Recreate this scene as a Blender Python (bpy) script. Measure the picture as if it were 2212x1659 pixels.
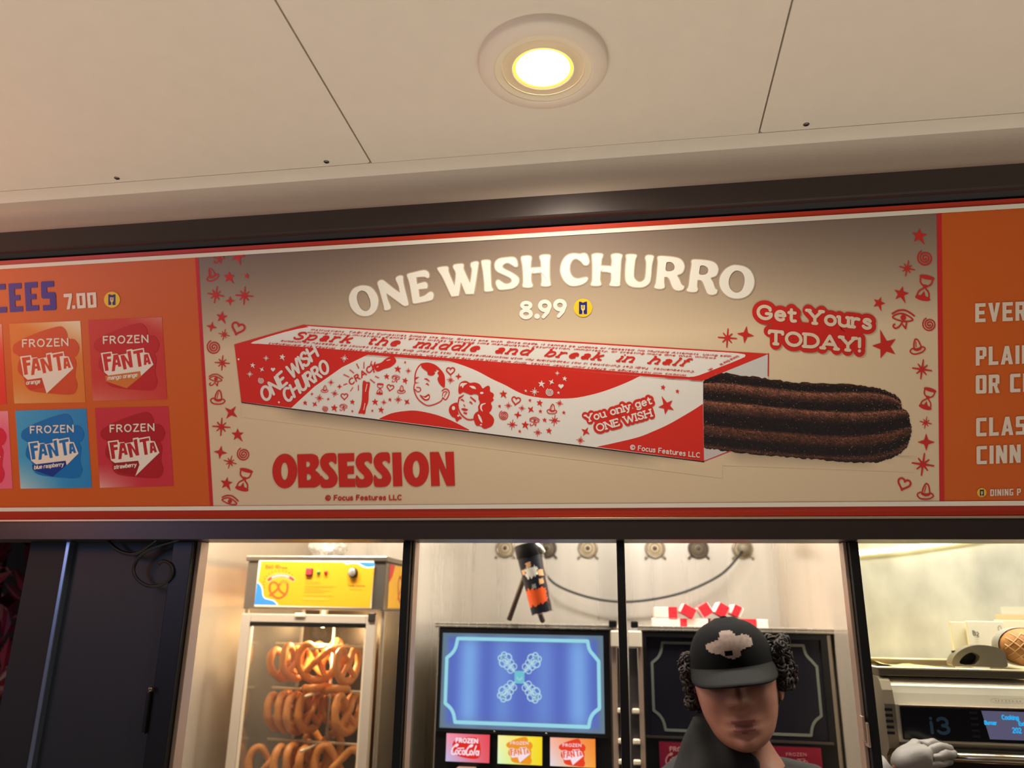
import bpy, bmesh, math, random
from mathutils import Vector, Matrix, noise
from mathutils.geometry import tessellate_polygon
random.seed(7)
for o in list(bpy.data.objects):
    bpy.data.objects.remove(o, do_unlink=True)
S = bpy.context.scene
COL = S.collection
PI = math.pi

# ------------------------------------------------------------------ camera
cam_data = bpy.data.cameras.new('camera')
cam = bpy.data.objects.new('camera', cam_data)
COL.objects.link(cam)
cam_data.sensor_width = 36.0
cam_data.lens = 1662.61 / 2212 * 36.0
right = Vector((0.98791729, 0.15431252, 0.01438999))
down = Vector((-0.03033919, 0.28361168, -0.95845915))
fwd = Vector((-0.15198341, 0.94644179, 0.28486660))
cam.matrix_world = Matrix(((right.x, -down.x, -fwd.x, 0), (right.y, -down.y, -fwd.y, 0),
                           (right.z, -down.z, -fwd.z, 1.6), (0, 0, 0, 1)))
cam_data.clip_start = 0.02
cam_data.dof.use_dof = True
cam_data.dof.focus_distance = 1.2
cam_data.dof.aperture_fstop = 27.06e-3 / 0.0075   # wide phone lens, kitchen behind goes soft
S.camera = cam

# ------------------------------------------------------------------ world, lights, exposure
S.view_settings.view_transform = 'Standard'
S.view_settings.look = 'None'
S.view_settings.gamma = 1.0
S.view_settings.use_curve_mapping = False
S.view_settings.exposure = 0.0

world = bpy.data.worlds.new('evening')
S.world = world
world.use_nodes = True
wn = world.node_tree
wn.nodes.clear()
w_out = wn.nodes.new('ShaderNodeOutputWorld')
w_bg = wn.nodes.new('ShaderNodeBackground')
w_tc = wn.nodes.new('ShaderNodeTexCoord')
w_sep = wn.nodes.new('ShaderNodeSeparateXYZ')
w_map = wn.nodes.new('ShaderNodeMapRange')
w_ramp = wn.nodes.new('ShaderNodeValToRGB')
w_map.inputs['From Min'].default_value = -1
w_map.inputs['From Max'].default_value = 1
e = w_ramp.color_ramp.elements
e[0].position, e[0].color = 0.0, (2.25, 2.05, 1.68, 1)      # assumed lit paving of the street below, set to brighten the ceiling
e[1].position, e[1].color = 1.0, (0.03, 0.03, 0.05, 1)      # night sky
m = e.new(0.17); m.color = (0.16, 0.14, 0.12, 1)
m = e.new(0.46); m.color = (0.050, 0.042, 0.048, 1)
wn.links.new(w_tc.outputs['Generated'], w_sep.inputs[0])
wn.links.new(w_sep.outputs['Z'], w_map.inputs['Value'])
wn.links.new(w_map.outputs[0], w_ramp.inputs[0])
wn.links.new(w_ramp.outputs[0], w_bg.inputs['Color'])
wn.links.new(w_bg.outputs[0], w_out.inputs['Surface'])
w_bg.inputs['Strength'].default_value = 1.0


def lamp(name, kind, loc, energy, color, size=0.1, size_y=None, aim=None, spot=None, blend=0.3):
    d = bpy.data.lights.new(name, kind)
    d.energy = energy
    d.color = color
    if kind == 'AREA':
        d.size = size
        if size_y:
            d.shape = 'RECTANGLE'; d.size_y = size_y
    else:
        d.shadow_soft_size = size
    if kind == 'SPOT':
        d.spot_size = spot; d.spot_blend = blend
    o = bpy.data.objects.new(name, d)
    COL.objects.link(o)
    o.location = loc
    if aim is not None:
        o.rotation_euler = (Vector(aim) - Vector(loc)).to_track_quat('-Z', 'Y').to_euler()
    return o


WARM = (1.0, 0.80, 0.55)
# ceiling downlight above the menu board
lamp('downlight_lamp', 'SPOT', (-0.105, 0.850, 2.284), 12.0, (1.0, 0.90, 0.74), 0.028, aim=(-0.105, 0.93, 1.6), spot=math.radians(168), blend=0.55)
# assumed kitchen strip lights, out of view, one over each bay, behind the sign
lamp('assumed_kitchen_lamp', 'AREA', (-0.85, 1.75, 2.20), 17.0, (1.0, 0.90, 0.76), 0.55, 0.12, aim=(-0.86, 2.10, 1.2))
lamp('assumed_kitchen_lamp', 'AREA', (0.08, 1.85, 2.20), 15.0, (1.0, 0.94, 0.85), 0.62, 0.12, aim=(0.10, 2.35, 1.2))
lamp('assumed_kitchen_lamp', 'AREA', (0.85, 1.75, 2.20), 12.0, (1.0, 0.96, 0.82), 0.60, 0.12, aim=(0.85, 2.00, 1.2))
# assumed lamps, unseen: orange to tint ceiling and board at left, blue further off
lamp('assumed_orange_lamp', 'POINT', (-1.62, 0.62, 1.98), 6.0, (1.0, 0.36, 0.12), 0.12)
lamp('assumed_blue_lamp', 'AREA', (-2.2, -0.6, 2.0), 4.0, (0.35, 0.50, 1.0), 0.5, aim=(-1.0, 1.3, 1.5))

# ------------------------------------------------------------------ materials
def lin(c):
    out = []
    for v in c[:3]:
        v = v / 255.0
        out.append(v / 12.92 if v <= 0.04045 else ((v + 0.055) / 1.055) ** 2.4)
    return (out[0], out[1], out[2], 1.0)


MATS = {}


def mat(name, rgb, rough=0.5, metal=0.0, noise_amt=0.0, noise_scale=40.0, bump=0.0, bump_scale=300.0, emit=None, emit_k=0.0, spec=0.5,
        stretch=None, coat=0.0, rough_var=0.0):
    if name in MATS:
        return MATS[name]
    m = bpy.data.materials.new(name)
    m.use_nodes = True
    nt = m.node_tree
    b = nt.nodes['Principled BSDF']
    c = lin(rgb)
    b.inputs['Base Color'].default_value = c
    b.inputs['Roughness'].default_value = rough
    b.inputs['Metallic'].default_value = metal
    b.inputs['Specular IOR Level'].default_value = spec
    b.inputs['Coat Weight'].default_value = coat
    tc = nt.nodes.new('ShaderNodeTexCoord')
    src = tc.outputs['Object']
    if stretch:
        mp = nt.nodes.new('ShaderNodeMapping')
        mp.inputs['Scale'].default_value = stretch
        nt.links.new(src, mp.inputs['Vector'])
        src = mp.outputs[0]
    if noise_amt > 0:
        n = nt.nodes.new('ShaderNodeTexNoise')
        n.inputs['Scale'].default_value = noise_scale
        n.inputs['Detail'].default_value = 4
        nt.links.new(src, n.inputs['Vector'])
        r = nt.nodes.new('ShaderNodeMapRange')
        r.inputs['From Min'].default_value = 0.25; r.inputs['From Max'].default_value = 0.75
        r.inputs['To Min'].default_value = 1 - noise_amt; r.inputs['To Max'].default_value = 1 + noise_amt
        nt.links.new(n.outputs['Fac'], r.inputs['Value'])
        mx = nt.nodes.new('ShaderNodeVectorMath'); mx.operation = 'SCALE'
        mx.inputs[0].default_value = c[:3]
        nt.links.new(r.outputs[0], mx.inputs['Scale'])
        nt.links.new(mx.outputs[0], b.inputs['Base Color'])
        if rough_var > 0:
            r2 = nt.nodes.new('ShaderNodeMapRange')
            r2.inputs['To Min'].default_value = rough - rough_var; r2.inputs['To Max'].default_value = rough + rough_var
            nt.links.new(n.outputs['Fac'], r2.inputs['Value'])
            nt.links.new(r2.outputs[0], b.inputs['Roughness'])
    if bump > 0:
        n2 = nt.nodes.new('ShaderNodeTexNoise')
        n2.inputs['Scale'].default_value = bump_scale
        n2.inputs['Detail'].default_value = 2
        nt.links.new(tc.outputs['Object'], n2.inputs['Vector'])
        bp = nt.nodes.new('ShaderNodeBump')
        bp.inputs['Strength'].default_value = bump
        bp.inputs['Distance'].default_value = 0.001
        nt.links.new(n2.outputs['Fac'], bp.inputs['Height'])
        nt.links.new(bp.outputs[0], b.inputs['Normal'])
    if emit is not None:
        b.inputs['Emission Color'].default_value = lin(emit)
        b.inputs['Emission Strength'].default_value = emit_k
    MATS[name] = m
    return m


def mat_glass(name, tint=(255, 255, 255), refl=0.06, rough=0.03, alpha=0.04):
    """thin pane: mostly clear, a little mirror, a little milkiness"""
    if name in MATS:
        return MATS[name]
    m = bpy.data.materials.new(name)
    m.use_nodes = True
    nt = m.node_tree
    nt.nodes.clear()
    out = nt.nodes.new('ShaderNodeOutputMaterial')
    tr = nt.nodes.new('ShaderNodeBsdfTransparent')
    tr.inputs[0].default_value = lin(tint)
    gl = nt.nodes.new('ShaderNodeBsdfGlossy')
    gl.inputs['Roughness'].default_value = rough
    df = nt.nodes.new('ShaderNodeBsdfDiffuse')
    df.inputs[0].default_value = lin((230, 225, 215))
    lw = nt.nodes.new('ShaderNodeLayerWeight')
    lw.inputs['Blend'].default_value = 0.25
    mp = nt.nodes.new('ShaderNodeMapRange')
    mp.inputs['To Min'].default_value = refl; mp.inputs['To Max'].default_value = 0.6
    nt.links.new(lw.outputs['Facing'], mp.inputs['Value'])
    m1 = nt.nodes.new('ShaderNodeMixShader'); m2 = nt.nodes.new('ShaderNodeMixShader')
    m1.inputs[0].default_value = alpha
    nt.links.new(tr.outputs[0], m1.inputs[1]); nt.links.new(df.outputs[0], m1.inputs[2])
    nt.links.new(mp.outputs[0], m2.inputs[0])
    nt.links.new(m1.outputs[0], m2.inputs[1]); nt.links.new(gl.outputs[0], m2.inputs[2])
    nt.links.new(m2.outputs[0], out.inputs[0])
    MATS[name] = m
    return m


def mat_vcol(name, rough=0.45, grain=0.0, grain_scale=900, emit=0.0, bump=0.0, bump_scale=500):
    """printed ink whose colour is stored with the print (gradients in the artwork)"""
    if name in MATS:
        return MATS[name]
    m = bpy.data.materials.new(name)
    m.use_nodes = True
    nt = m.node_tree
    b = nt.nodes['Principled BSDF']
    b.inputs['Roughness'].default_value = rough
    a = nt.nodes.new('ShaderNodeAttribute'); a.attribute_name = 'ink'
    col = a.outputs['Color']
    if grain > 0:
        tc = nt.nodes.new('ShaderNodeTexCoord')
        n = nt.nodes.new('ShaderNodeTexNoise'); n.inputs['Scale'].default_value = grain_scale; n.inputs['Detail'].default_value = 3
        nt.links.new(tc.outputs['Object'], n.inputs['Vector'])
        r = nt.nodes.new('ShaderNodeMapRange')
        r.inputs['From Min'].default_value = 0.32; r.inputs['From Max'].default_value = 0.68
        r.inputs['To Min'].default_value = 1 - grain; r.inputs['To Max'].default_value = 1 + grain
        nt.links.new(n.outputs['Fac'], r.inputs['Value'])
        mx = nt.nodes.new('ShaderNodeVectorMath'); mx.operation = 'SCALE'
        nt.links.new(col, mx.inputs[0]); nt.links.new(r.outputs[0], mx.inputs['Scale'])
        col = mx.outputs[0]
    if emit > 0: b.inputs['Base Color'].default_value = (.02, .02, .02, 1)
    else: nt.links.new(col, b.inputs['Base Color'])
    if bump > 0:
        tc2 = nt.nodes.new('ShaderNodeTexCoord')
        n2 = nt.nodes.new('ShaderNodeTexNoise'); n2.inputs['Scale'].default_value = bump_scale
        nt.links.new(tc2.outputs['Object'], n2.inputs['Vector'])
        bp = nt.nodes.new('ShaderNodeBump'); bp.inputs['Strength'].default_value = bump; bp.inputs['Distance'].default_value = 0.001
        nt.links.new(n2.outputs['Fac'], bp.inputs['Height']); nt.links.new(bp.outputs[0], b.inputs['Normal'])
    if emit > 0:
        nt.links.new(col, b.inputs['Emission Color'])
        b.inputs['Emission Strength'].default_value = emit
    MATS[name] = m
    return m


# ------------------------------------------------------------------ objects, things, parts
def tag(o, label=None, cat=None, group=None, kind=None):
    if label: o['label'] = label
    if cat: o['category'] = cat
    if group: o['group'] = group
    if kind: o['kind'] = kind
    return o


def thing(name, label, cat, loc, group=None):
    o = bpy.data.objects.new(name, None)
    o.empty_display_size = 0.05
    COL.objects.link(o)
    o.location = loc
    return tag(o, label, cat, group)


def world_loc(o):
    v = Vector((0, 0, 0))
    while o is not None:
        v += Vector(o.location); o = o.parent
    return v


def link_mesh(name, me, parent=None, base=None):
    o = bpy.data.objects.new(name, me)
    COL.objects.link(o)
    if parent is not None:
        o.parent = parent
    if base is not None:
        o.location = base
    return o


class MB:
    """collects shapes (world metres) and links them as ONE mesh object"""
    def __init__(self):
        self.bm = bmesh.new()
        self.mi = 0

    def _mark(self, faces, smooth=False):
        for f in faces:
            f.material_index = self.mi
            f.smooth = smooth

    def box(self, x0, x1, y0, y1, z0, z1, bev=0.0, seg=2, rot=None, smooth=False):
        t = bmesh.new()
        bmesh.ops.create_cube(t, size=1)
        for v in t.verts:
            v.co = Vector(((x0 + x1) / 2 + v.co.x * (x1 - x0), (y0 + y1) / 2 + v.co.y * (y1 - y0), (z0 + z1) / 2 + v.co.z * (z1 - z0)))
        if bev > 0:
            bmesh.ops.bevel(t, geom=list(t.edges), offset=bev, segments=seg, profile=0.5, affect='EDGES')
        c = Vector(((x0 + x1) / 2, (y0 + y1) / 2, (z0 + z1) / 2))
        self.merge(t, rot, c, smooth)
        return self

    def merge(self, t, rot=None, c=None, smooth=False):
        vm = {}
        for v in t.verts:
            p = v.co
            if rot is not None:
                p = rot @ (p - c) + c
            vm[v] = self.bm.verts.new(p)
        fs = []
        for f in t.faces:
            try:
                fs.append(self.bm.faces.new([vm[v] for v in f.verts]))
            except ValueError:
                pass
        self._mark(fs, smooth)
        t.free()

    def tube(self, pts, r, n=10, closed=False, caps=True, smooth=True):
        pts = [Vector(p) for p in pts]
        N = len(pts)
        rr = r if isinstance(r, (list, tuple)) else [r] * N
        rings = []
        up = None
        for i, p in enumerate(pts):
            if closed:
                d = (pts[(i + 1) % N] - pts[i - 1]).normalized()
            else:
                d = (pts[min(i + 1, N - 1)] - pts[max(i - 1, 0)]).normalized()
            if up is None:
                up = Vector((0, 0, 1)) if abs(d.z) < 0.9 else Vector((1, 0, 0))
            side = d.cross(up)
            if side.length < 1e-6:
                side = d.cross(Vector((0, 1, 0)))
            side.normalize()
            up = side.cross(d).normalized()
            rings.append([self.bm.verts.new(p + (side * math.cos(a) + up * math.sin(a)) * rr[i]) for a in [2 * PI * k / n for k in range(n)]])
        fs = []
        for i in range(N if closed else N - 1):
            a, b = rings[i], rings[(i + 1) % N]
            for k in range(n):
                fs.append(self.bm.faces.new((a[k], a[(k + 1) % n], b[(k + 1) % n], b[k])))
        if caps and not closed:
            fs.append(self.bm.faces.new(rings[0][::-1])); fs.append(self.bm.faces.new(rings[-1]))
        self._mark(fs, smooth)
        return self

    def lathe(self, prof, c, axis='Z', n=40, smooth=True, rot=None, caps=True):
        """prof: (radius, height) pairs along the axis"""
        c = Vector(c)
        rings = []
        for r, h in prof:
            ring = []
            for k in range(n):
                a = 2 * PI * k / n
                if axis == 'Z': p = Vector((r * math.cos(a), r * math.sin(a), h))
                elif axis == 'Y': p = Vector((r * math.cos(a), h, r * math.sin(a)))
                else: p = Vector((h, r * math.cos(a), r * math.sin(a)))
                if rot is not None:
                    p = rot @ p
                ring.append(self.bm.verts.new(c + p))
            rings.append(ring)
        fs = []
        for i in range(len(rings) - 1):
            for k in range(n):
                fs.append(self.bm.faces.new((rings[i][k], rings[i][(k + 1) % n], rings[i + 1][(k + 1) % n], rings[i + 1][k])))
        for ring in ((rings[0], rings[-1]) if caps else ()):
            try:
                fs.append(self.bm.faces.new(ring))
            except ValueError:
                pass
        self._mark(fs, smooth)
        return self

    def prism(self, poly, axis, a0, a1, smooth=False):
        """poly: 2-D outline extruded along an axis between a0 and a1"""
        def P(u, v, a):
            return Vector((a, u, v)) if axis == 'X' else (Vector((u, a, v)) if axis == 'Y' else Vector((u, v, a)))
        A = [self.bm.verts.new(P(u, v, a0)) for u, v in poly]
        B = [self.bm.verts.new(P(u, v, a1)) for u, v in poly]
        n = len(poly)
        fs = [self.bm.faces.new((A[i], A[(i + 1) % n], B[(i + 1) % n], B[i])) for i in range(n)]
        self._mark(fs, smooth)
        cs = [self.bm.faces.new(A[::-1]), self.bm.faces.new(B)]
        self._mark(cs, False)
        return self

    def quad(self, *pts):
        f = self.bm.faces.new([self.bm.verts.new(Vector(p)) for p in pts])
        self._mark([f])
        return self

    def ball(self, c, rx, ry=None, rz=None, u=20, v=14, rot=None):
        ry = ry or rx; rz = rz or rx
        t = bmesh.new()
        bmesh.ops.create_uvsphere(t, u_segments=u, v_segments=v, radius=1)
        for q in t.verts:
            p = Vector((q.co.x * rx, q.co.y * ry, q.co.z * rz))
            if rot is not None: p = rot @ p
            q.co = p + Vector(c)
        self.merge(t, smooth=True)
        return self

    def build(self, name, mats, parent=None, base=None, norm=True):
        if norm:
            bmesh.ops.recalc_face_normals(self.bm, faces=list(self.bm.faces))
        org = world_loc(parent) if parent is not None else Vector(base or (0, 0, 0))
        for v in self.bm.verts:
            v.co -= org
        me = bpy.data.meshes.new(name)
        self.bm.to_mesh(me)
        self.bm.free()
        for m in (mats if isinstance(mats, (list, tuple)) else [mats]):
            me.materials.append(m)
        return link_mesh(name, me, parent, None if parent is not None else (base or (0, 0, 0)))


def rounded_rect(x0, x1, y0, y1, r, n=5):
    out = []
    for cx, cy, a in ((x1 - r, y1 - r, 0), (x0 + r, y1 - r, 90), (x0 + r, y0 + r, 180), (x1 - r, y0 + r, 270)):
        for k in range(n + 1):
            t = math.radians(a + 90 * k / n)
            out.append((cx + r * math.cos(t), cy + r * math.sin(t)))
    return out


def sm(pts, n=5, closed=True):
    """Catmull-Rom through hand-traced points"""
    N = len(pts)
    out = []
    for i in range(N if closed else N - 1):
        p0 = pts[(i - 1) % N] if closed else pts[max(i - 1, 0)]
        p1 = pts[i]; p2 = pts[(i + 1) % N]
        p3 = pts[(i + 2) % N] if closed else pts[min(i + 2, N - 1)]
        for k in range(n):
            t = k / n
            out.append(tuple(0.5 * (2 * b + (c - a) * t + (2 * a - 5 * b + 4 * c - d) * t * t + (3 * b - a - 3 * c + d) * t ** 3) for a, b, c, d in zip(p0, p1, p2, p3)))
    if not closed:
        out.append(tuple(pts[-1]))
    return out


def arc(cx, cy, rx, ry, a0, a1, n=12):
    return [(cx + rx * math.cos(math.radians(a0 + (a1 - a0) * k / n)), cy + ry * math.sin(math.radians(a0 + (a1 - a0) * k / n))) for k in range(n + 1)]

# ------------------------------------------------------------------ flat print on a surface
def ink(rgb):
    return mat('ink_%d_%d_%d' % tuple(rgb), rgb, rough=0.42, bump=0.10, bump_scale=420.0)


class Frame:
    """a flat surface: origin, right, down, outward normal; warp turns drawing units into metres on it"""
    def __init__(self, o, u, v, n, warp=None):
        self.o, self.u, self.v, self.n = Vector(o), Vector(u), Vector(v), Vector(n)
        self.warp = warp or (lambda x, y: (x, y))

    def at(self, x, y, lift):
        a, b = self.warp(x, y)
        return self.o + self.u * a + self.v * b + self.n * lift


class Art:
    def __init__(self, frame, lift, T=None, inks=None):
        self.f, self.lift, self.k = frame, lift, 0
        self.verts, self.faces, self.mids, self.cols = [], [], [], []
        self.mats, self.inks = [], inks or ink
        self.T = T or (lambda x, y: (x, y))

    def _slot(self, rgb):
        m = rgb if isinstance(rgb, bpy.types.Material) else self.inks(rgb)
        if m not in self.mats:
            self.mats.append(m)
        return self.mats.index(m)

    def _put(self, pts, T):
        self.k += 1
        z = self.lift + (self.k % 90) * 2e-6
        b = len(self.verts)
        T = T or self.T
        for x, y in pts:
            self.verts.append(self.f.at(*T(x, y), z))
        return b

    def poly(self, pts, rgb, holes=(), T=None):
        loops = [list(pts)] + [list(h) for h in holes]
        flat = [p for l in loops for p in l]
        b = self._put(flat, T)
        s = self._slot(rgb)
        if len(loops) == 1:
            self.faces.append(list(range(b, b + len(flat)))); self.mids.append(s); self.cols.append(None)
            return self
        tri = tessellate_polygon([[Vector((x, y, 0)) for x, y in l] for l in loops])
        for t in tri:
            self.faces.append([b + i for i in t]); self.mids.append(s); self.cols.append(None)
        return self

    def stroke(self, pts, w, rgb, T=None, n=10, closed=False, butt=False):
        pts = list(pts)
        if closed: pts = pts + [pts[0]]
        ws = w if isinstance(w, (list, tuple)) else [w] * len(pts)
        for i in range(len(pts) - 1):
            (x0, y0), (x1, y1) = pts[i], pts[i + 1]
            a = math.atan2(y1 - y0, x1 - x0)
            r0, r1 = ws[i] / 2, ws[i + 1] / 2
            if butt:
                c, s = -math.sin(a), math.cos(a)
                P = [(x0 + c * r0, y0 + s * r0), (x0 - c * r0, y0 - s * r0), (x1 - c * r1, y1 - s * r1), (x1 + c * r1, y1 + s * r1)]
            else:
                h = max(2, n // 2)
                P = [(x0 + r0 * math.cos(a + PI / 2 + PI * k / h), y0 + r0 * math.sin(a + PI / 2 + PI * k / h)) for k in range(h + 1)]
                P += [(x1 + r1 * math.cos(a - PI / 2 + PI * k / h), y1 + r1 * math.sin(a - PI / 2 + PI * k / h)) for k in range(h + 1)]
            b = self._put(P, T)
            self.faces.append(list(range(b, b + len(P)))); self.mids.append(self._slot(rgb)); self.cols.append(None)
        return self

    def disc(self, x, y, rx, rgb, ry=None, T=None, n=28):
        return self.poly(arc(x, y, rx, ry or rx, 0, 360 - 360 / n, n - 1), rgb, T=T)

    def grid(self, rows, colours, material, T=None):
        """rows of points with a printed colour at each point"""
        s = self._slot(material)
        b = self._put([p for r in rows for p in r], T)
        m = len(rows[0])
        for i in range(len(rows) - 1):
            for j in range(m - 1):
                ids = [(i, j), (i, j + 1), (i + 1, j + 1), (i + 1, j)]
                self.faces.append([b + a * m + c for a, c in ids]); self.mids.append(s)
                self.cols.append([colours[a][c] for a, c in ids])
        return self

    def build(self, name, parent):
        org = world_loc(parent)
        me = bpy.data.meshes.new(name)
        me.from_pydata([v - org for v in self.verts], [], self.faces)
        for m in self.mats: me.materials.append(m)
        me.polygons.foreach_set('material_index', self.mids)
        if any(c is not None for c in self.cols):
            at = me.color_attributes.new('ink', 'FLOAT_COLOR', 'CORNER')
            for p, c in zip(me.polygons, self.cols):
                for q, li in enumerate(p.loop_indices):
                    at.data[li].color = lin(c[q]) if c else (1, 1, 1, 1)
        me.update()
        bm = bmesh.new(); bm.from_mesh(me)
        nv = self.f.n
        flip = [f for f in bm.faces if f.normal.dot(nv) < 0]
        bmesh.ops.reverse_faces(bm, faces=flip)
        bm.to_mesh(me); bm.free()
        return link_mesh(name, me, parent)


# ------------------------------------------------------------------ hand-made lettering (skeleton strokes, cap height 1)
def _ser(*xs):
    return [[(x - 0.11, y), (x + 0.11, y)] for x, y in xs]


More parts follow.
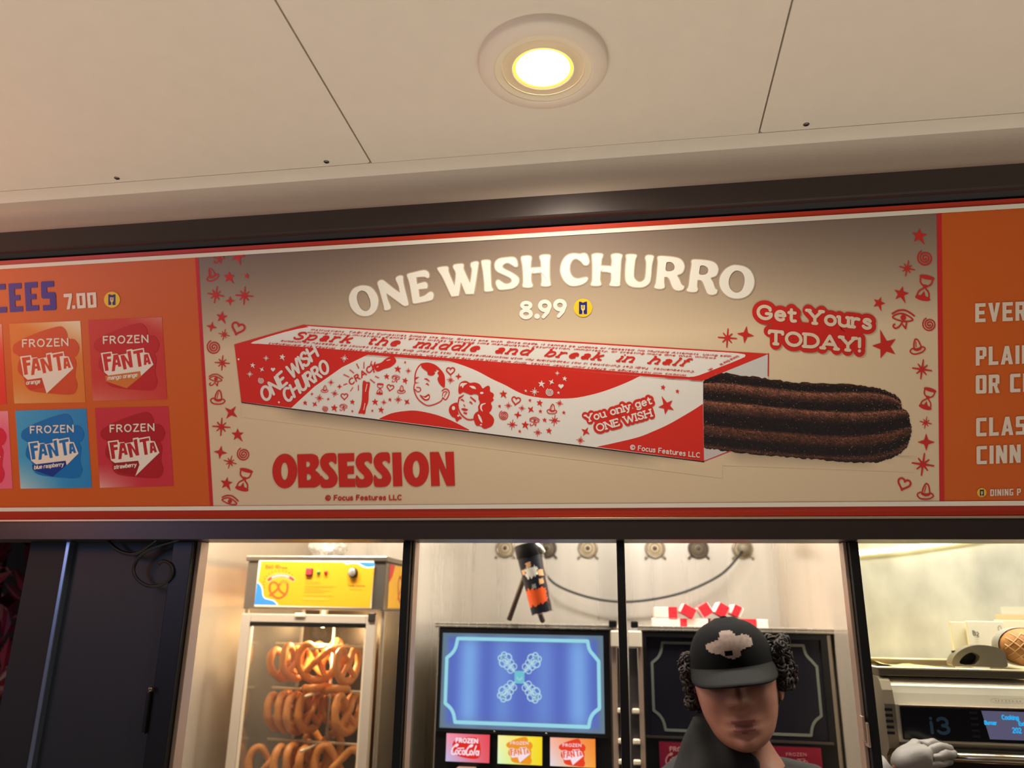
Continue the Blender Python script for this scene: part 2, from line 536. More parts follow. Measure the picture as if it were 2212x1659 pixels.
GL = {
    'A': (.82, [[(0, 0), (.41, 1), (.82, 0)], [(.15, .34), (.67, .34)]], _ser((.02, 0), (.80, 0))),
    'B': (.64, [[(0, 0), (0, 1), (.32, 1)] + arc(.32, .77, .25, .23, 90, -90) + [(0, .54)], [(.32, .54)] + arc(.34, .27, .30, .27, 90, -90) + [(0, 0)]], []),
    'C': (.74, [arc(.4, .5, .4, .5, 48, 312, 16)], [[(.68, .86), (.70, .72)]]),
    'D': (.74, [[(0, 0), (0, 1), (.28, 1)] + arc(.28, .5, .46, .5, 90, -90, 14) + [(0, 0)]], [[(-.1, 0), (0, 0)], [(-.1, 1), (0, 1)]]),
    'E': (.58, [[(.55, 1), (0, 1), (0, 0), (.58, 0)], [(0, .52), (.46, .52)]], [[(.55, 1), (.57, .86)], [(.58, 0), (.60, .15)], [(-.08, 0), (0, 0)], [(-.08, 1), (0, 1)]]),
    'F': (.54, [[(.54, 1), (0, 1), (0, 0)], [(0, .52), (.44, .52)]], _ser((0, 0))),
    'G': (.78, [arc(.4, .5, .4, .5, 48, 330, 16) + [(.76, .42), (.48, .42)]], [[(.68, .86), (.70, .72)]]),
    'H': (.72, [[(0, 0), (0, 1)], [(.72, 0), (.72, 1)], [(0, .52), (.72, .52)]], _ser((0, 0), (0, 1), (.72, 0), (.72, 1))),
    'I': (.06, [[(.03, 0), (.03, 1)]], _ser((.03, 0), (.03, 1))),
    'K': (.66, [[(0, 0), (0, 1)], [(.62, 1), (0, .4)], [(.2, .58), (.66, 0)]], _ser((0, 0), (0, 1))),
    'L': (.54, [[(0, 1), (0, 0), (.54, 0)]], _ser((0, 1))),
    'M': (.9, [[(0, 0), (0, 1), (.45, .3), (.9, 1), (.9, 0)]], _ser((0, 0), (.9, 0))),
    'N': (.74, [[(0, 0), (0, 1), (.74, 0), (.74, 1)]], _ser((0, 0), (.74, 1), (-.04, 1))),
    'O': (.82, [arc(.41, .5, .41, .5, 0, 360, 22)], []),
    'P': (.62, [[(0, 0), (0, 1), (.32, 1)] + arc(.32, .74, .28, .26, 90, -90) + [(0, .48)]], _ser((0, 0))),
    'R': (.68, [[(0, 0), (0, 1), (.32, 1)] + arc(.32, .76, .27, .24, 90, -90) + [(0, .52)], [(.3, .52), (.66, 0)]], _ser((0, 0), (.66, 0))),
    'S': (.58, [sm([(.54, .80), (.44, .97), (.26, 1), (.07, .9), (.05, .7), (.26, .54), (.48, .42), (.57, .24), (.46, .05), (.26, 0), (.06, .08), (0, .22)], 3, False)], []),
    'T': (.72, [[(0, 1), (.72, 1)], [(.36, 1), (.36, 0)]], _ser((.36, 0)) + [[(0, 1), (-.02, .84)], [(.72, 1), (.74, .84)]]),
    'U': (.72, [[(0, 1), (0, .36)] + arc(.36, .36, .36, .36, 180, 360, 12) + [(.72, 1)]], _ser((0, 1), (.72, 1))),
    'V': (.78, [[(0, 1), (.39, 0), (.78, 1)]], _ser((0, 1), (.78, 1))),
    'W': (1.1, [[(0, 1), (.28, 0), (.55, .9), (.82, 0), (1.1, 1)]], _ser((0, 1), (1.1, 1))),
    'Y': (.76, [[(0, 1), (.38, .45), (.76, 1)], [(.38, .45), (.38, 0)]], _ser((0, 1), (.76, 1), (.38, 0))),
    'Z': (.66, [[(.02, 1), (.64, 1), (0, 0), (.66, 0)]], []),
    'a': (.52, [sm([(.05, .58), (.22, .7), (.42, .6), (.46, .42), (.46, .08), (.54, 0)], 3, False), sm([(.46, .4), (.2, .4), (.03, .22), (.12, .03), (.3, .03), (.46, .18)], 3, False)], []),
    'b': (.54, [[(0, 1.02), (0, 0)], arc(.27, .35, .27, .35, 0, 360, 14)], [[(-.1, 1.02), (0, 1.02)]]),
    'c': (.48, [arc(.28, .35, .28, .35, 50, 310, 12)], []),
    'd': (.54, [[(.54, 1.02), (.54, 0)], arc(.27, .35, .27, .35, 0, 360, 14)], [[(.44, 1.02), (.54, 1.02)], [(.54, 0), (.64, 0)]]),
    'e': (.52, [[(.03, .37), (.52, .37)] + arc(.27, .35, .26, .35, 5, 315, 14)], []),
    'f': (.36, [[(.14, 0), (.14, .8)] + sm([(.14, .8), (.2, 1.0), (.40, 1.0)], 3, False), [(0, .68), (.34, .68)]], _ser((.14, 0))),
    'g': (.54, [[(.54, .7), (.54, -.1)] + sm([(.54, -.1), (.42, -.28), (.2, -.28), (.04, -.18)], 3, False), arc(.27, .36, .27, .34, 0, 360, 14)], []),
    'h': (.52, [[(0, 1.02), (0, 0)], [(0, .4)] + arc(.26, .44, .26, .26, 180, 0, 8) + [(.52, 0)]], _ser((0, 0), (.52, 0)) + [[(-.1, 1.02), (0, 1.02)]]),
    'i': (.06, [[(.03, .7), (.03, 0)], [(.03, .96), (.03, .98)]], _ser((.03, 0)) + [[(-.08, .7), (.03, .7)]]),
    'k': (.5, [[(0, 1.02), (0, 0)], [(.46, .7), (0, .26)], [(.16, .42), (.5, 0)]], _ser((0, 0), (.5, 0)) + [[(-.1, 1.02), (0, 1.02)]]),
    'l': (.06, [[(.03, 1.02), (.03, 0)]], _ser((.03, 0)) + [[(-.08, 1.02), (.03, 1.02)]]),
    'm': (.86, [[(0, .7), (0, 0)], [(0, .4)] + arc(.21, .46, .21, .24, 180, 0, 8) + [(.42, 0)], [(.42, .4)] + arc(.64, .46, .22, .24, 180, 0, 8) + [(.86, 0)]], _ser((0, 0), (.42, 0), (.86, 0)) + [[(-.1, .7), (0, .7)]]),
    'n': (.52, [[(0, .7), (0, 0)], [(0, .4)] + arc(.26, .44, .26, .26, 180, 0, 8) + [(.52, 0)]], _ser((0, 0), (.52, 0)) + [[(-.1, .7), (0, .7)]]),
    'o': (.56, [arc(.28, .35, .28, .35, 0, 360, 16)], []),
    'p': (.54, [[(0, .7), (0, -.28)], arc(.27, .35, .27, .35, 0, 360, 14)], _ser((0, -.28)) + [[(-.1, .7), (0, .7)]]),
    'q': (.54, [[(.54, .7), (.54, -.28)], arc(.27, .35, .27, .35, 0, 360, 14)], []),
    'j': (.06, [[(.03, .7), (.03, -.2), (-.1, -.28)], [(.03, .96), (.03, .98)]], []),
    'x': (.5, [[(0, .7), (.5, 0)], [(0, 0), (.5, .7)]], []), 'z': (.46, [[(0, .7), (.46, .7), (0, 0), (.46, 0)]], []),
    'r': (.38, [[(0, .7), (0, 0)], [(0, .4)] + arc(.24, .42, .24, .26, 180, 60, 6)], _ser((0, 0)) + [[(-.1, .7), (0, .7)]]),
    's': (.44, [sm([(.40, .58), (.3, .69), (.12, .68), (.05, .53), (.2, .4), (.38, .28), (.40, .1), (.26, 0), (.1, .02), (0, .14)], 3, False)], []),
    't': (.38, [[(.14, .92), (.14, .16)] + sm([(.14, .16), (.2, .02), (.38, .04)], 3, False), [(0, .68), (.36, .68)]], []),
    'u': (.52, [[(0, .7), (0, .26)] + arc(.26, .26, .26, .26, 180, 360, 8) + [(.52, .7)], [(.52, .7), (.52, 0)]], [[(-.1, .7), (0, .7)], [(.52, 0), (.62, 0)], [(.42, .7), (.52, .7)]]),
    'v': (.52, [[(0, .7), (.26, 0), (.52, .7)]], _ser((0, .7), (.52, .7))),
    'w': (.8, [[(0, .7), (.2, 0), (.4, .62), (.6, 0), (.8, .7)]], _ser((0, .7), (.8, .7))),
    'y': (.52, [[(0, .7), (.27, .02)], [(.52, .7), (.2, -.22), (.04, -.28)]], _ser((0, .7), (.52, .7))),
    '.': (.06, [[(.03, 0), (.03, .02)]], []), ',': (.06, [[(.04, .02), (0, -.14)]], []), ':': (.06, [[(.03, .05), (.03, .07)], [(.03, .5), (.03, .52)]], []),
    '!': (.08, [[(.04, 1), (.04, .34)], [(.04, 0), (.04, .02)]], []), '-': (.3, [[(0, .36), (.3, .36)]], []),
    '\u00a9': (.9, [arc(.45, .5, .45, .5, 0, 360, 20), arc(.45, .5, .2, .24, 50, 310, 10)], []),
    '\u00ae': (.3, [arc(.15, .9, .14, .14, 0, 360, 10)], []),
    '0': (.56, [arc(.28, .5, .28, .5, 0, 360, 18)], []), '3': (.56, [arc(.26, .74, .26, .26, 150, -90, 10) + arc(.26, .25, .3, .27, 90, -150, 10)], []),
    '8': (.56, [arc(.28, .76, .22, .24, 0, 360, 14), arc(.28, .26, .28, .27, 0, 360, 14)], []),
    '5': (.56, [[(.5, 1), (.1, 1), (.06, .58)] + arc(.24, .32, .3, .32, 100, -150, 10)], []),
    '2': (.56, [arc(.27, .72, .25, .28, 160, -20, 8) + [(0, 0), (.56, 0)]], []),
    '6': (.56, [arc(.28, .3, .27, .29, 0, 360, 14), [(.02, .38), (.36, 1)]], []), '1': (.3, [[(0, .8), (.2, 1), (.2, 0)]], []), '4': (.56, [[(.4, 0), (.4, 1), (0, .3), (.56, .3)]], []),
    '7': (.56, [[(0, 1), (.56, 1), (.2, 0)]], []), '9': (.56, [arc(.28, .7, .27, .29, 0, 360, 14), [(.54, .62), (.2, 0)]], []),
}


def text(art, s, org, adv, up, w, rgb, serif=False, track=0.22, space=0.42, n=6, butt=False, fit=None, widths=None):
    """org: baseline start; adv / up: drawing-unit vectors of one cap height along / up the text; fit: total length in adv units"""
    total = 0
    for ch in s:
        total += space if ch == ' ' else (GL[ch][0] + track)
    k = 1.0 if fit is None else fit / (total - track)
    x = 0.0
    for ch in s:
        if ch == ' ':
            x += space; continue
        a, st, se = GL[ch]
        P = lambda q: (org[0] + adv[0] * (x + q[0]) * k + up[0] * q[1], org[1] + adv[1] * (x + q[0]) * k + up[1] * q[1])
        for l in st + (se if serif else []):
            art.stroke([P(q) for q in l], w, rgb, n=n, butt=butt)
        x += a + track
    return art


# blocky capitals (polygons on a 0..1 box, y up), for the menu type
def _r(x0, x1, y0, y1):
    return [(x0, y0), (x1, y0), (x1, y1), (x0, y1)]


_a, _b = .21, .19      # stem and bar thickness
BL = {
    'E': [_r(0, _a, 0, 1), _r(0, .56, 1 - _b, 1), _r(0, .50, .41, .41 + _b), _r(0, .56, 0, _b)],
    'V': [[(0, 1), (_a + .02, 1), (.36, .25), (.36, 0), (.24, 0)], [(.64, 1), (.42, 1), (.29, .25), (.29, 0), (.41, 0)]],
    'R': [_r(0, _a, 0, 1), _r(0, .46, 1 - _b, 1), _r(.37, .58, .5, .93), [(.37, .93), (.58, .93), (.48, 1), (.37, 1)], _r(0, .48, .38, .38 + _b), [(.26, .42), (.44, .42), (.60, 0), (.38, 0)]],
    'Y': [[(0, 1), (.22, 1), (.38, .5), (.22, .5)], [(.6, 1), (.38, 1), (.22, .5), (.38, .5)], _r(.2, .41, 0, .55)],
    'P': [_r(0, _a, 0, 1), _r(0, .48, 1 - _b, 1), [(.37, .42), (.58, .49), (.58, .93), (.48, 1), (.37, 1)], _r(0, .46, .34, .34 + _b)],
    'L': [_r(0, _a, 0, 1), _r(0, .52, 0, _b)],
    'A': [[(0, 0), (.22, 0), (.40, 1), (.22, 1)], [(.66, 0), (.44, 0), (.26, 1), (.44, 1)], _r(.14, .52, .2, .37)],
    'I': [_r(0, _a + .01, 0, 1)],
    'N': [_r(0, .2, 0, 1), _r(.40, .6, 0, 1), [(0, 1), (.22, 1), (.6, 0), (.38, 0)]],
    'O': [_r(0, _a, .06, .94), _r(.37, .58, .06, .94), [(.0, .94), (.06, 1), (.52, 1), (.58, .94), (.58, 1 - _b), (0, 1 - _b)], [(0, .06), (.06, 0), (.52, 0), (.58, .06), (.58, _b), (0, _b)]],
    'C': [_r(0, _a, .06, .94), [(.0, .94), (.06, 1), (.56, 1), (.56, 1 - _b), (0, 1 - _b)], [(0, .06), (.06, 0), (.56, 0), (.56, _b), (0, _b)]],
    'S': [[(0, .94), (.06, 1), (.55, 1), (.55, 1 - _b), (0, 1 - _b)], _r(0, _a, .44, .94), [(0, .47), (.06, .41), (.5, .41), (.56, .5), (.5, .6), (0, .6)], _r(.35, .56, .06, .56), [(.56, .06), (.5, 0), (0, 0), (0, _b), (.56, _b)]],
    'D': [_r(0, _a, 0, 1), [(0, 1), (.48, 1), (.58, .9), (.58, 1 - _b), (0, 1 - _b)], [(0, 0), (.48, 0), (.58, .1), (.58, _b), (0, _b)], _r(.37, .58, .1, .9)],
    'G': [_r(0, _a, .06, .94), [(.0, .94), (.06, 1), (.56, 1), (.56, 1 - _b), (0, 1 - _b)], [(0, .06), (.06, 0), (.56, 0), (.56, _b), (0, _b)], _r(.36, .56, 0, .52), _r(.28, .56, .38, .52)],
}
BLW = {'I': .22, 'V': .64, 'A': .66, 'N': .6, 'R': .6, 'L': .52}


def block(art, s, org, adv, up, rgb, track=.14):
    x = 0
    for ch in s:
        if ch == ' ':
            x += .42; continue
        for pl in BL[ch]:
            art.poly([(org[0] + adv[0] * (x + u) + up[0] * v, org[1] + adv[1] * (x + u) + up[1] * v) for u, v in pl], rgb)
        x += BLW.get(ch, .57) + track


# ------------------------------------------------------------------ little printed doodles, unit size, y down
def doodle(art, kind, x, y, r, rgb, rot=0.0, back=None):
    c, s = math.cos(math.radians(rot)), math.sin(math.radians(rot))
    Q = lambda a, b: (x + r * (a * c - b * s), y + r * (a * s + b * c))
    L = lambda pts: [Q(*p) for p in pts]
    if kind == 'star':
        pts = []
        for k in range(10):
            q = (1.0 + (0.35 if k == 4 else 0)) if k % 2 == 0 else .42
            a = math.radians(-90 + 36 * k)
            pts.append((q * math.cos(a), q * math.sin(a)))
        art.poly(L(pts), rgb)
    elif kind == 'spark':
        pts = []
        for k in range(4):
            a = math.radians(90 * k)
            for d, q in ((0, 1.0), (18, .52), (45, .34), (72, .52)):
                pts.append((q * math.cos(a + math.radians(d)), q * math.sin(a + math.radians(d))))
        art.poly(L(pts), rgb)
    elif kind == 'aster':
        for k in range(8):
            a = math.radians(45 * k + 4)
            q = 1.0 if k % 2 == 0 else .68
            art.stroke(L([(0, 0), (q * math.cos(a), q * math.sin(a))]), [r * .20, r * .12], rgb, n=4)
    elif kind == 'spiral':
        pts = [((.10 + .86 * t / 40) * math.cos(t * .42), (.10 + .86 * t / 40) * math.sin(t * .42)) for t in range(41)]
        art.stroke(L(pts), r * .17, rgb, n=4)
    elif kind in ('heart', 'heartfill'):
        pts = []
        for k in range(26):
            t = 2 * PI * k / 26
            pts.append((.062 * 16 * math.sin(t) ** 3, -.062 * (13 * math.cos(t) - 5 * math.cos(2 * t) - 2 * math.cos(3 * t) - math.cos(4 * t))))
        if kind == 'heart': art.stroke(L(pts), r * .28, rgb, n=4, closed=True)
        else: art.poly(L(pts), rgb)
    elif kind == 'hat':
        art.stroke(L(sm([(-.95, .55), (-.6, .22), (0, .35), (.7, .18), (.98, .45), (.5, .85), (-.5, .95)], 4)), r * .16, rgb, n=4, closed=True)
        art.stroke(L(sm([(-.42, .4), (-.35, -.3), (-.1, -.9), (.22, -.75), (.45, -.1), (.5, .35)], 4, False)), r * .17, rgb, n=4)
        art.poly(L([(-.42, .28), (.5, .25), (.45, .5), (0, .62), (-.4, .5)]), rgb)
        art.stroke(L([(-.05, -.6), (-.12, .1)]), r * .1, rgb, n=4)
    elif kind == 'glass':
        art.poly(L(arc(0, -.86, .62, .17, 0, 360, 18)), rgb)
        art.poly(L(arc(0, .84, .62, .2, 0, 360, 18)), rgb)
        art.stroke(L(sm([(-.5, -.8), (-.42, -.35), (-.06, -.02), (-.4, .35), (-.5, .8)], 4, False)), r * .12, rgb, n=4)
        art.stroke(L(sm([(.5, -.8), (.42, -.35), (.06, -.02), (.4, .35), (.5, .8)], 4, False)), r * .12, rgb, n=4)
        art.poly(L([(-.16, -.25), (.16, -.25), (.03, .05), (-.03, .05)]), rgb)
        art.poly(L([(0, .25), (.22, .75), (-.22, .75)]), rgb)
    elif kind in ('horus', 'eye'):
        art.stroke(L(sm([(-1, -.3), (-.5, -.62), (.1, -.7), (.6, -.5), (1, -.25)], 4, False)), r * .15, rgb, n=4)
        art.stroke(L(sm([(-.95, 0), (-.4, -.36), (.2, -.32), (.9, .1), (.3, .3), (-.3, .25)], 4)), r * .13, rgb, n=4, closed=True)
        art.disc(*Q(.02, -.04), r * .25, rgb, n=14)
        if kind == 'horus':
            art.stroke(L(sm([(.0, .3), (-.25, .75), (-.62, .98), (-.85, .78), (-.7, .6)], 4, False)), r * .14, rgb, n=4)
            art.stroke(L([(.35, .3), (.3, .95), (.02, .62)]), r * .14, rgb, n=4)

# ------------------------------------------------------------------ the setting
M_CEIL = mat('painted_ceiling', (226, 214, 200), rough=0.55, noise_amt=0.02, noise_scale=30, bump=0.08, bump_scale=500)
M_BRONZE = mat('dark_bronze_trim', (54, 44, 42), rough=0.36, metal=0.35, noise_amt=0.06, noise_scale=60)
M_NAVY = mat('dark_recess', (14, 15, 24), rough=0.6)
M_BLACK = mat('black_frame', (12, 11, 11), rough=0.4)
M_STEEL = mat('brushed_steel', (205, 196, 180), rough=0.27, metal=0.7, noise_amt=0.06, noise_scale=6, stretch=(6, 6, 0.5), rough_var=0.05)
M_STEEL_WALL = mat('steel_sheet_wall', (216, 210, 200), rough=0.28, metal=0.5, noise_amt=0.22, noise_scale=3, stretch=(2.2, 2.2, 0.06), rough_var=0.06)  # broad vertical bands in the colour imitate reflections and shading on the steel
M_STEEL_SCUFF = mat('scuffed_steel_wall', (204, 202, 188), rough=0.40, metal=0.40, noise_amt=0.20, noise_scale=11, stretch=(1, 1, .7), rough_var=0.10)
M_ALU = mat('window_aluminium', (190, 165, 145), rough=0.4, metal=0.6)
M_SCREW = mat('screw_metal', (120, 110, 100), rough=0.35, metal=0.9)
M_FLOOR = mat('kitchen_floor', (120, 96, 80), rough=0.6, noise_amt=0.1, noise_scale=20)
M_DARK = mat('dark_hollow', (18, 16, 16), rough=0.8)

ZC = 2.300
b = MB()
b.box(-0.4055, 0.2022, -0.9, 1.052, ZC, ZC + 0.012)                 # strip between the access panels
b.box(-2.3, 1.8, -0.9, 1.0515, ZC + 0.03, ZC + 0.05)                # deck above the panels
b.box(-2.3, 1.8, -0.94, -0.9, ZC, ZC + 0.05)
cove = [(1.064 + 0.034 * math.sin(math.radians(a)), ZC - 0.034 + 0.034 * math.cos(math.radians(a))) for a in range(0, 91, 6)]
b.prism([(1.0515, ZC)] + cove[:6] + [(1.0832, ZC + 0.05), (1.0515, ZC + 0.05)], 'X', -2.3, 1.8)
tag(b.build('ceiling', M_CEIL), 'beige painted canopy ceiling curving down to the sign', kind='structure')


M_FASCIA = mat('taupe_fascia', (182, 166, 150), rough=0.5, noise_amt=0.02, noise_scale=30, bump=0.08, bump_scale=500)
b = MB()
b.prism([(cove[5][0] + .0001, cove[5][1])] + cove[6:] + [(1.098, 2.244), (1.125, 2.244), (1.125, ZC + 0.05), (cove[5][0] + .0001, ZC + 0.05)], 'X', -2.3, 1.8)
tag(b.build('wall_fascia', M_FASCIA), 'taupe curved fascia between the ceiling and the sign trim', kind='structure')


def screw(parent, x, y, z, flat):
    s = MB()
    s.lathe([(0.0046, z), (0.0046, z - 0.0006), (0.0034, z - 0.0014), (0.0, z - 0.0015)], (x, y, 0), n=20)
    o = s.build('screw', M_SCREW, parent)
    s = MB()
    for q in (0.6, 0.6 + PI / 2):
        r = Matrix.Rotation(q, 3, 'Z')
        s.box(x - 0.0026, x + 0.0026, y - 0.0005, y + 0.0005, z - 0.0021, z - 0.0014, rot=r)
    s.build('cross_slot', M_NAVY, o)


for nm, x0, x1, scr, lab in (('ceiling_access_panel', -2.25, -0.4080, (-0.853, -0.478), 'beige ceiling access panel with two screws, left of the round downlight'),
                             ('ceiling_access_panel', 0.2045, 1.75, (0.269,), 'beige ceiling access panel with one screw at its corner, right of the round downlight')):
    p = thing(nm, lab, 'ceiling panel', ((x0 + x1) / 2, 0.2, ZC), 'access panels in the canopy ceiling')
    b = MB()
    b.prism(rounded_rect(x0, x1, -0.895, 1.0495, 0.006), 'Z', ZC - 0.0004, ZC + 0.010)
    b.build('cover_plate', M_CEIL, p)
    for sx in scr:
        screw(p, sx, 1.037, ZC - 0.0004, True)

# downlight
dl = thing('recessed_downlight', 'round white downlight glowing in the middle of the ceiling', 'light', (-0.1015, 0.850, ZC))
M_TRIM = mat('downlight_trim', (232, 216, 200), rough=0.45)
DC = (-0.1015, 0.850, 0)
b = MB(); b.lathe([(0.086, ZC + .001), (0.0855, ZC - .009), (0.083, ZC - .0125), (0.0665, ZC - .0155), (0.0640, ZC - .0150), (0.0635, ZC - .0125)], DC, n=72, caps=False)
b.build('trim_ring', M_TRIM, dl)
b = MB(); b.lathe([(0.0634, ZC - .0128), (0.0565, ZC - .0128), (0.0545, ZC - .0135), (0.0540, ZC - .0105)], DC, n=72, caps=False)
b.build('gimbal_ring', mat('gimbal_ring_paint', (238, 222, 196), rough=0.35), dl)
b = MB(); b.lathe([(0.0538, ZC - .0107), (0.0430, ZC - .0115), (0.0415, ZC - .0130), (0.0400, ZC - .0120), (0.0398, ZC - .0100)], DC, n=72, caps=False)
b.build('lamp_holder', mat('lamp_holder_paint', (236, 214, 180), rough=0.35), dl)
b = MB(); b.lathe([(0.0400, ZC - .0102), (0.0370, ZC - .0106), (0.0355, ZC - .0106)], DC, n=72, caps=False)
b.build('lens_edge', mat('lens_edge_glow', (250, 205, 90), rough=0.3, emit=(255, 196, 70), emit_k=1.2), dl)
b = MB(); b.lathe([(0.0356, ZC - .0106), (0.024, ZC - .0116), (0.012, ZC - .0121), (0.0005, ZC - .0122)], DC, n=72, caps=False)
b.build('lens', mat('lens_glow', (255, 250, 235), rough=0.3, emit=(255, 246, 222), emit_k=9.0), dl)

# trims, header, window frame
b = MB()
b.prism([(1.0945, 2.2442), (1.0945, 2.2095), (1.0965, 2.2070), (1.106, 2.2070), (1.106, 2.2442)], 'X', -2.3, 1.8)
tag(b.build('trim_1', M_BRONZE), 'dark bronze trim bar above the menu board', kind='structure')
b = MB()
b.prism([(1.1065, 2.2405), (1.1065, 2.2075), (1.1165, 2.2035), (1.126, 2.2035), (1.126, 2.2405)], 'X', -2.3, 1.8)
tag(b.build('trim_2', M_NAVY), 'dark recess strip under the upper trim', kind='structure')
b = MB()
b.prism([(1.2740, 1.7495), (1.2740, 1.7162), (1.345, 1.7162), (1.345, 1.7495)], 'X', -2.3, 1.8)
tag(b.build('trim_3', M_BRONZE), 'dark bronze trim bar below the menu board', kind='structure')
b = MB()
b.box(-2.3, 1.8, 1.2705, 1.300, 1.7475, 1.7512, bev=0.0006)
tag(b.build('trim_4', M_ALU), 'thin bright ledge under the menu board', kind='structure')
b = MB()
b.prism([(1.130, 2.2400), (1.300, 1.7530), (1.345, 1.7530), (1.345, 2.3495), (1.130, 2.3495)], 'X', -2.3, 1.8)
tag(b.build('wall_header', M_DARK), kind='structure')
for i, (x0, x1) in enumerate(((-0.826, -0.787), (-0.3955, -0.382), (-0.031, -0.018), (0.3335, 0.3475))):
    b = MB(); b.box(x0, x1, 1.305, 1.335, 1.002, 1.7160, bev=0.0015)
    tag(b.build('trim_%d' % (5 + i), M_BLACK), 'black window post', kind='structure')
for i, (x0, x1) in enumerate(((-0.7865, -0.7785), (-0.3815, -0.3770), (0.3275, 0.3332))):
    b = MB(); b.box(x0, x1, 1.318, 1.345, 1.002, 1.7160, bev=0.001)
    tag(b.build('window_%d' % (1 + i), M_ALU), 'pinkish aluminium window frame edge', kind='structure')
lt = thing('window_latch', 'small metal latch on the right window post', 'latch', (0.333, 1.302, 1.44))
b = MB(); b.box(0.3285, 0.3325, 1.298, 1.317, 1.418, 1.452, bev=0.0012)
b.build('catch_plate', M_ALU, lt)
b = MB(); b.box(0.3245, 0.3285, 1.303, 1.317, 1.425, 1.460, bev=0.001)
b.build('lever', M_ALU, lt)
lt = thing('window_latch', 'dark latch with a bright tip on the left black post', 'latch', (-0.815, 1.30, 1.45))
b = MB(); b.box(-0.833, -0.8265, 1.298, 1.318, 1.395, 1.462, bev=0.002)
b.build('catch_plate', M_BLACK, lt)
b = MB(); b.ball((-0.826, 1.297, 1.466), 0.0045)
b.build('lever', M_SCREW, lt)

# dark corner on the left
M_SLATE = mat('slate_panel', (34, 37, 43), rough=0.5, noise_amt=0.05, noise_scale=12)
b = MB(); b.box(-1.0380, -0.8265, 1.3250, 1.3400, 1.002, 1.7160)
tag(b.build('wall_panel', M_SLATE), 'dark slate side panel left of the windows', kind='structure')
b = MB(); b.box(-1.0470, -1.0382, 1.3120, 1.3400, 1.002, 1.7160, bev=0.0015)
tag(b.build('trim_9', mat('blue_lit_edge', (170, 185, 205), rough=0.25, metal=0.9)), 'bright metal edge strip catching blue light', kind='structure')
b = MB(); b.box(-1.1250, -1.0475, 1.3180, 1.3400, 1.002, 1.7160)
tag(b.build('trim_10', mat('charcoal_post', (22, 23, 28), rough=0.6)), 'wide charcoal corner post', kind='structure')

# kitchen shell
b = MB(); b.box(-1.170, -1.158, 1.4350, 2.720, 0.0, 2.300)
tag(b.build('wall_left', mat('mirror_steel', (214, 200, 180), rough=0.17, metal=0.5, noise_amt=0.05, noise_scale=3, stretch=(3, 3, .25))), 'polished steel side wall', kind='structure')
b = MB(); b.box(-1.170, 0.463, 2.700, 2.720, 0.0, 2.300)
for k in range(6):
    x = -0.475 + 0.19 * k
    b.box(x, x + 0.0015, 2.6992, 2.7001, 0.9, 2.3)
tag(b.build('wall_back', M_STEEL_WALL), 'steel back wall', kind='structure')
b = MB(); b.box(-0.572, -0.562, 1.960, 2.6995, 0.0, 2.300)
tag(b.build('wall_partition', M_STEEL_WALL), kind='structure')
b = MB(); b.box(0.455, 0.463, 1.785, 2.6995, 0.0, 2.300)
tag(b.build('wall_partition_right', MATS['mirror_steel']), kind='structure')
b = MB(); b.box(0.4635, 1.50, 2.200, 2.220, 0.0, 2.300)
tag(b.build('wall_bay', M_STEEL_SCUFF), 'scuffed steel wall behind the oven', kind='structure')
b = MB(); b.box(1.50, 1.52, 1.3450, 2.220, 0.0, 2.300)
tag(b.build('wall_right', M_STEEL_WALL), kind='structure')
b = MB(); b.box(-1.170, 1.52, 1.3455, 2.720, 2.3005, 2.320)
tag(b.build('ceiling_kitchen', mat('kitchen_ceiling', (225, 215, 195), rough=0.7)), kind='structure')
b = MB(); b.box(-1.170, 1.52, 1.2000, 2.720, -0.02, 0.0)
tag(b.build('floor', M_FLOOR), kind='structure')
b = MB(); b.box(-2.3, 1.8, 1.2600, 1.3450, 0.0, 0.9600)
tag(b.build('wall_front', mat('front_wall', (60, 50, 46), rough=0.6)), kind='structure')
b = MB(); b.box(-1.6, 1.6, 1.1400, 1.3480, 0.9600, 1.0000, bev=0.004)
tag(b.build('trim_11', M_STEEL), 'steel service ledge', kind='structure')
ct = thing('back_counter', 'steel counter under the pretzel warmer and slush machines', 'counter', (-0.36, 2.3, 0))
b = MB(); b.box(-1.155, -0.5750, 1.965, 2.695, 0.86, 0.90, bev=0.004); b.box(-0.5600, 0.4530, 1.965, 2.695, 0.86, 0.90, bev=0.004)
b.build('worktop', M_STEEL, ct)
b = MB(); b.box(-1.150, -0.5770, 1.985, 2.690, 0.0, 0.859); b.box(-0.558, 0.4510, 1.985, 2.690, 0.0, 0.859)
b.build('cupboard', mat('counter_base', (110, 104, 98), rough=0.4, metal=0.6), ct)
ct = thing('oven_counter', 'steel counter under the oven', 'counter', (0.98, 1.95, 0))
b = MB(); b.box(0.470, 1.495, 1.70, 2.198, 0.86, 0.90, bev=0.004); b.build('worktop', M_STEEL, ct)
b = MB(); b.box(0.475, 1.490, 1.73, 2.195, 0.0, 0.859); b.build('cupboard', MATS['counter_base'], ct)

# glowing tube added to stand in for a highlight reflected by the oven wall
lt = thing('highlight_tube', 'thin glowing tube standing in for a reflected highlight on the steel wall above the oven', 'light', (0.85, 2.19, 1.79))
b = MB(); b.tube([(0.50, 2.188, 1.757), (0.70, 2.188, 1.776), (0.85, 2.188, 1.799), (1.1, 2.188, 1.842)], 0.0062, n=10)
b.build('tube', mat('highlight_glow', (255, 250, 220), emit=(255, 238, 176), emit_k=5.0), lt)
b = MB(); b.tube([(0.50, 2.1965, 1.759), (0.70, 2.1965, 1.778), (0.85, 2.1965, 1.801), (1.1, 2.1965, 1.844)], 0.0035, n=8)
b.build('highlight_rail', M_ALU, lt)

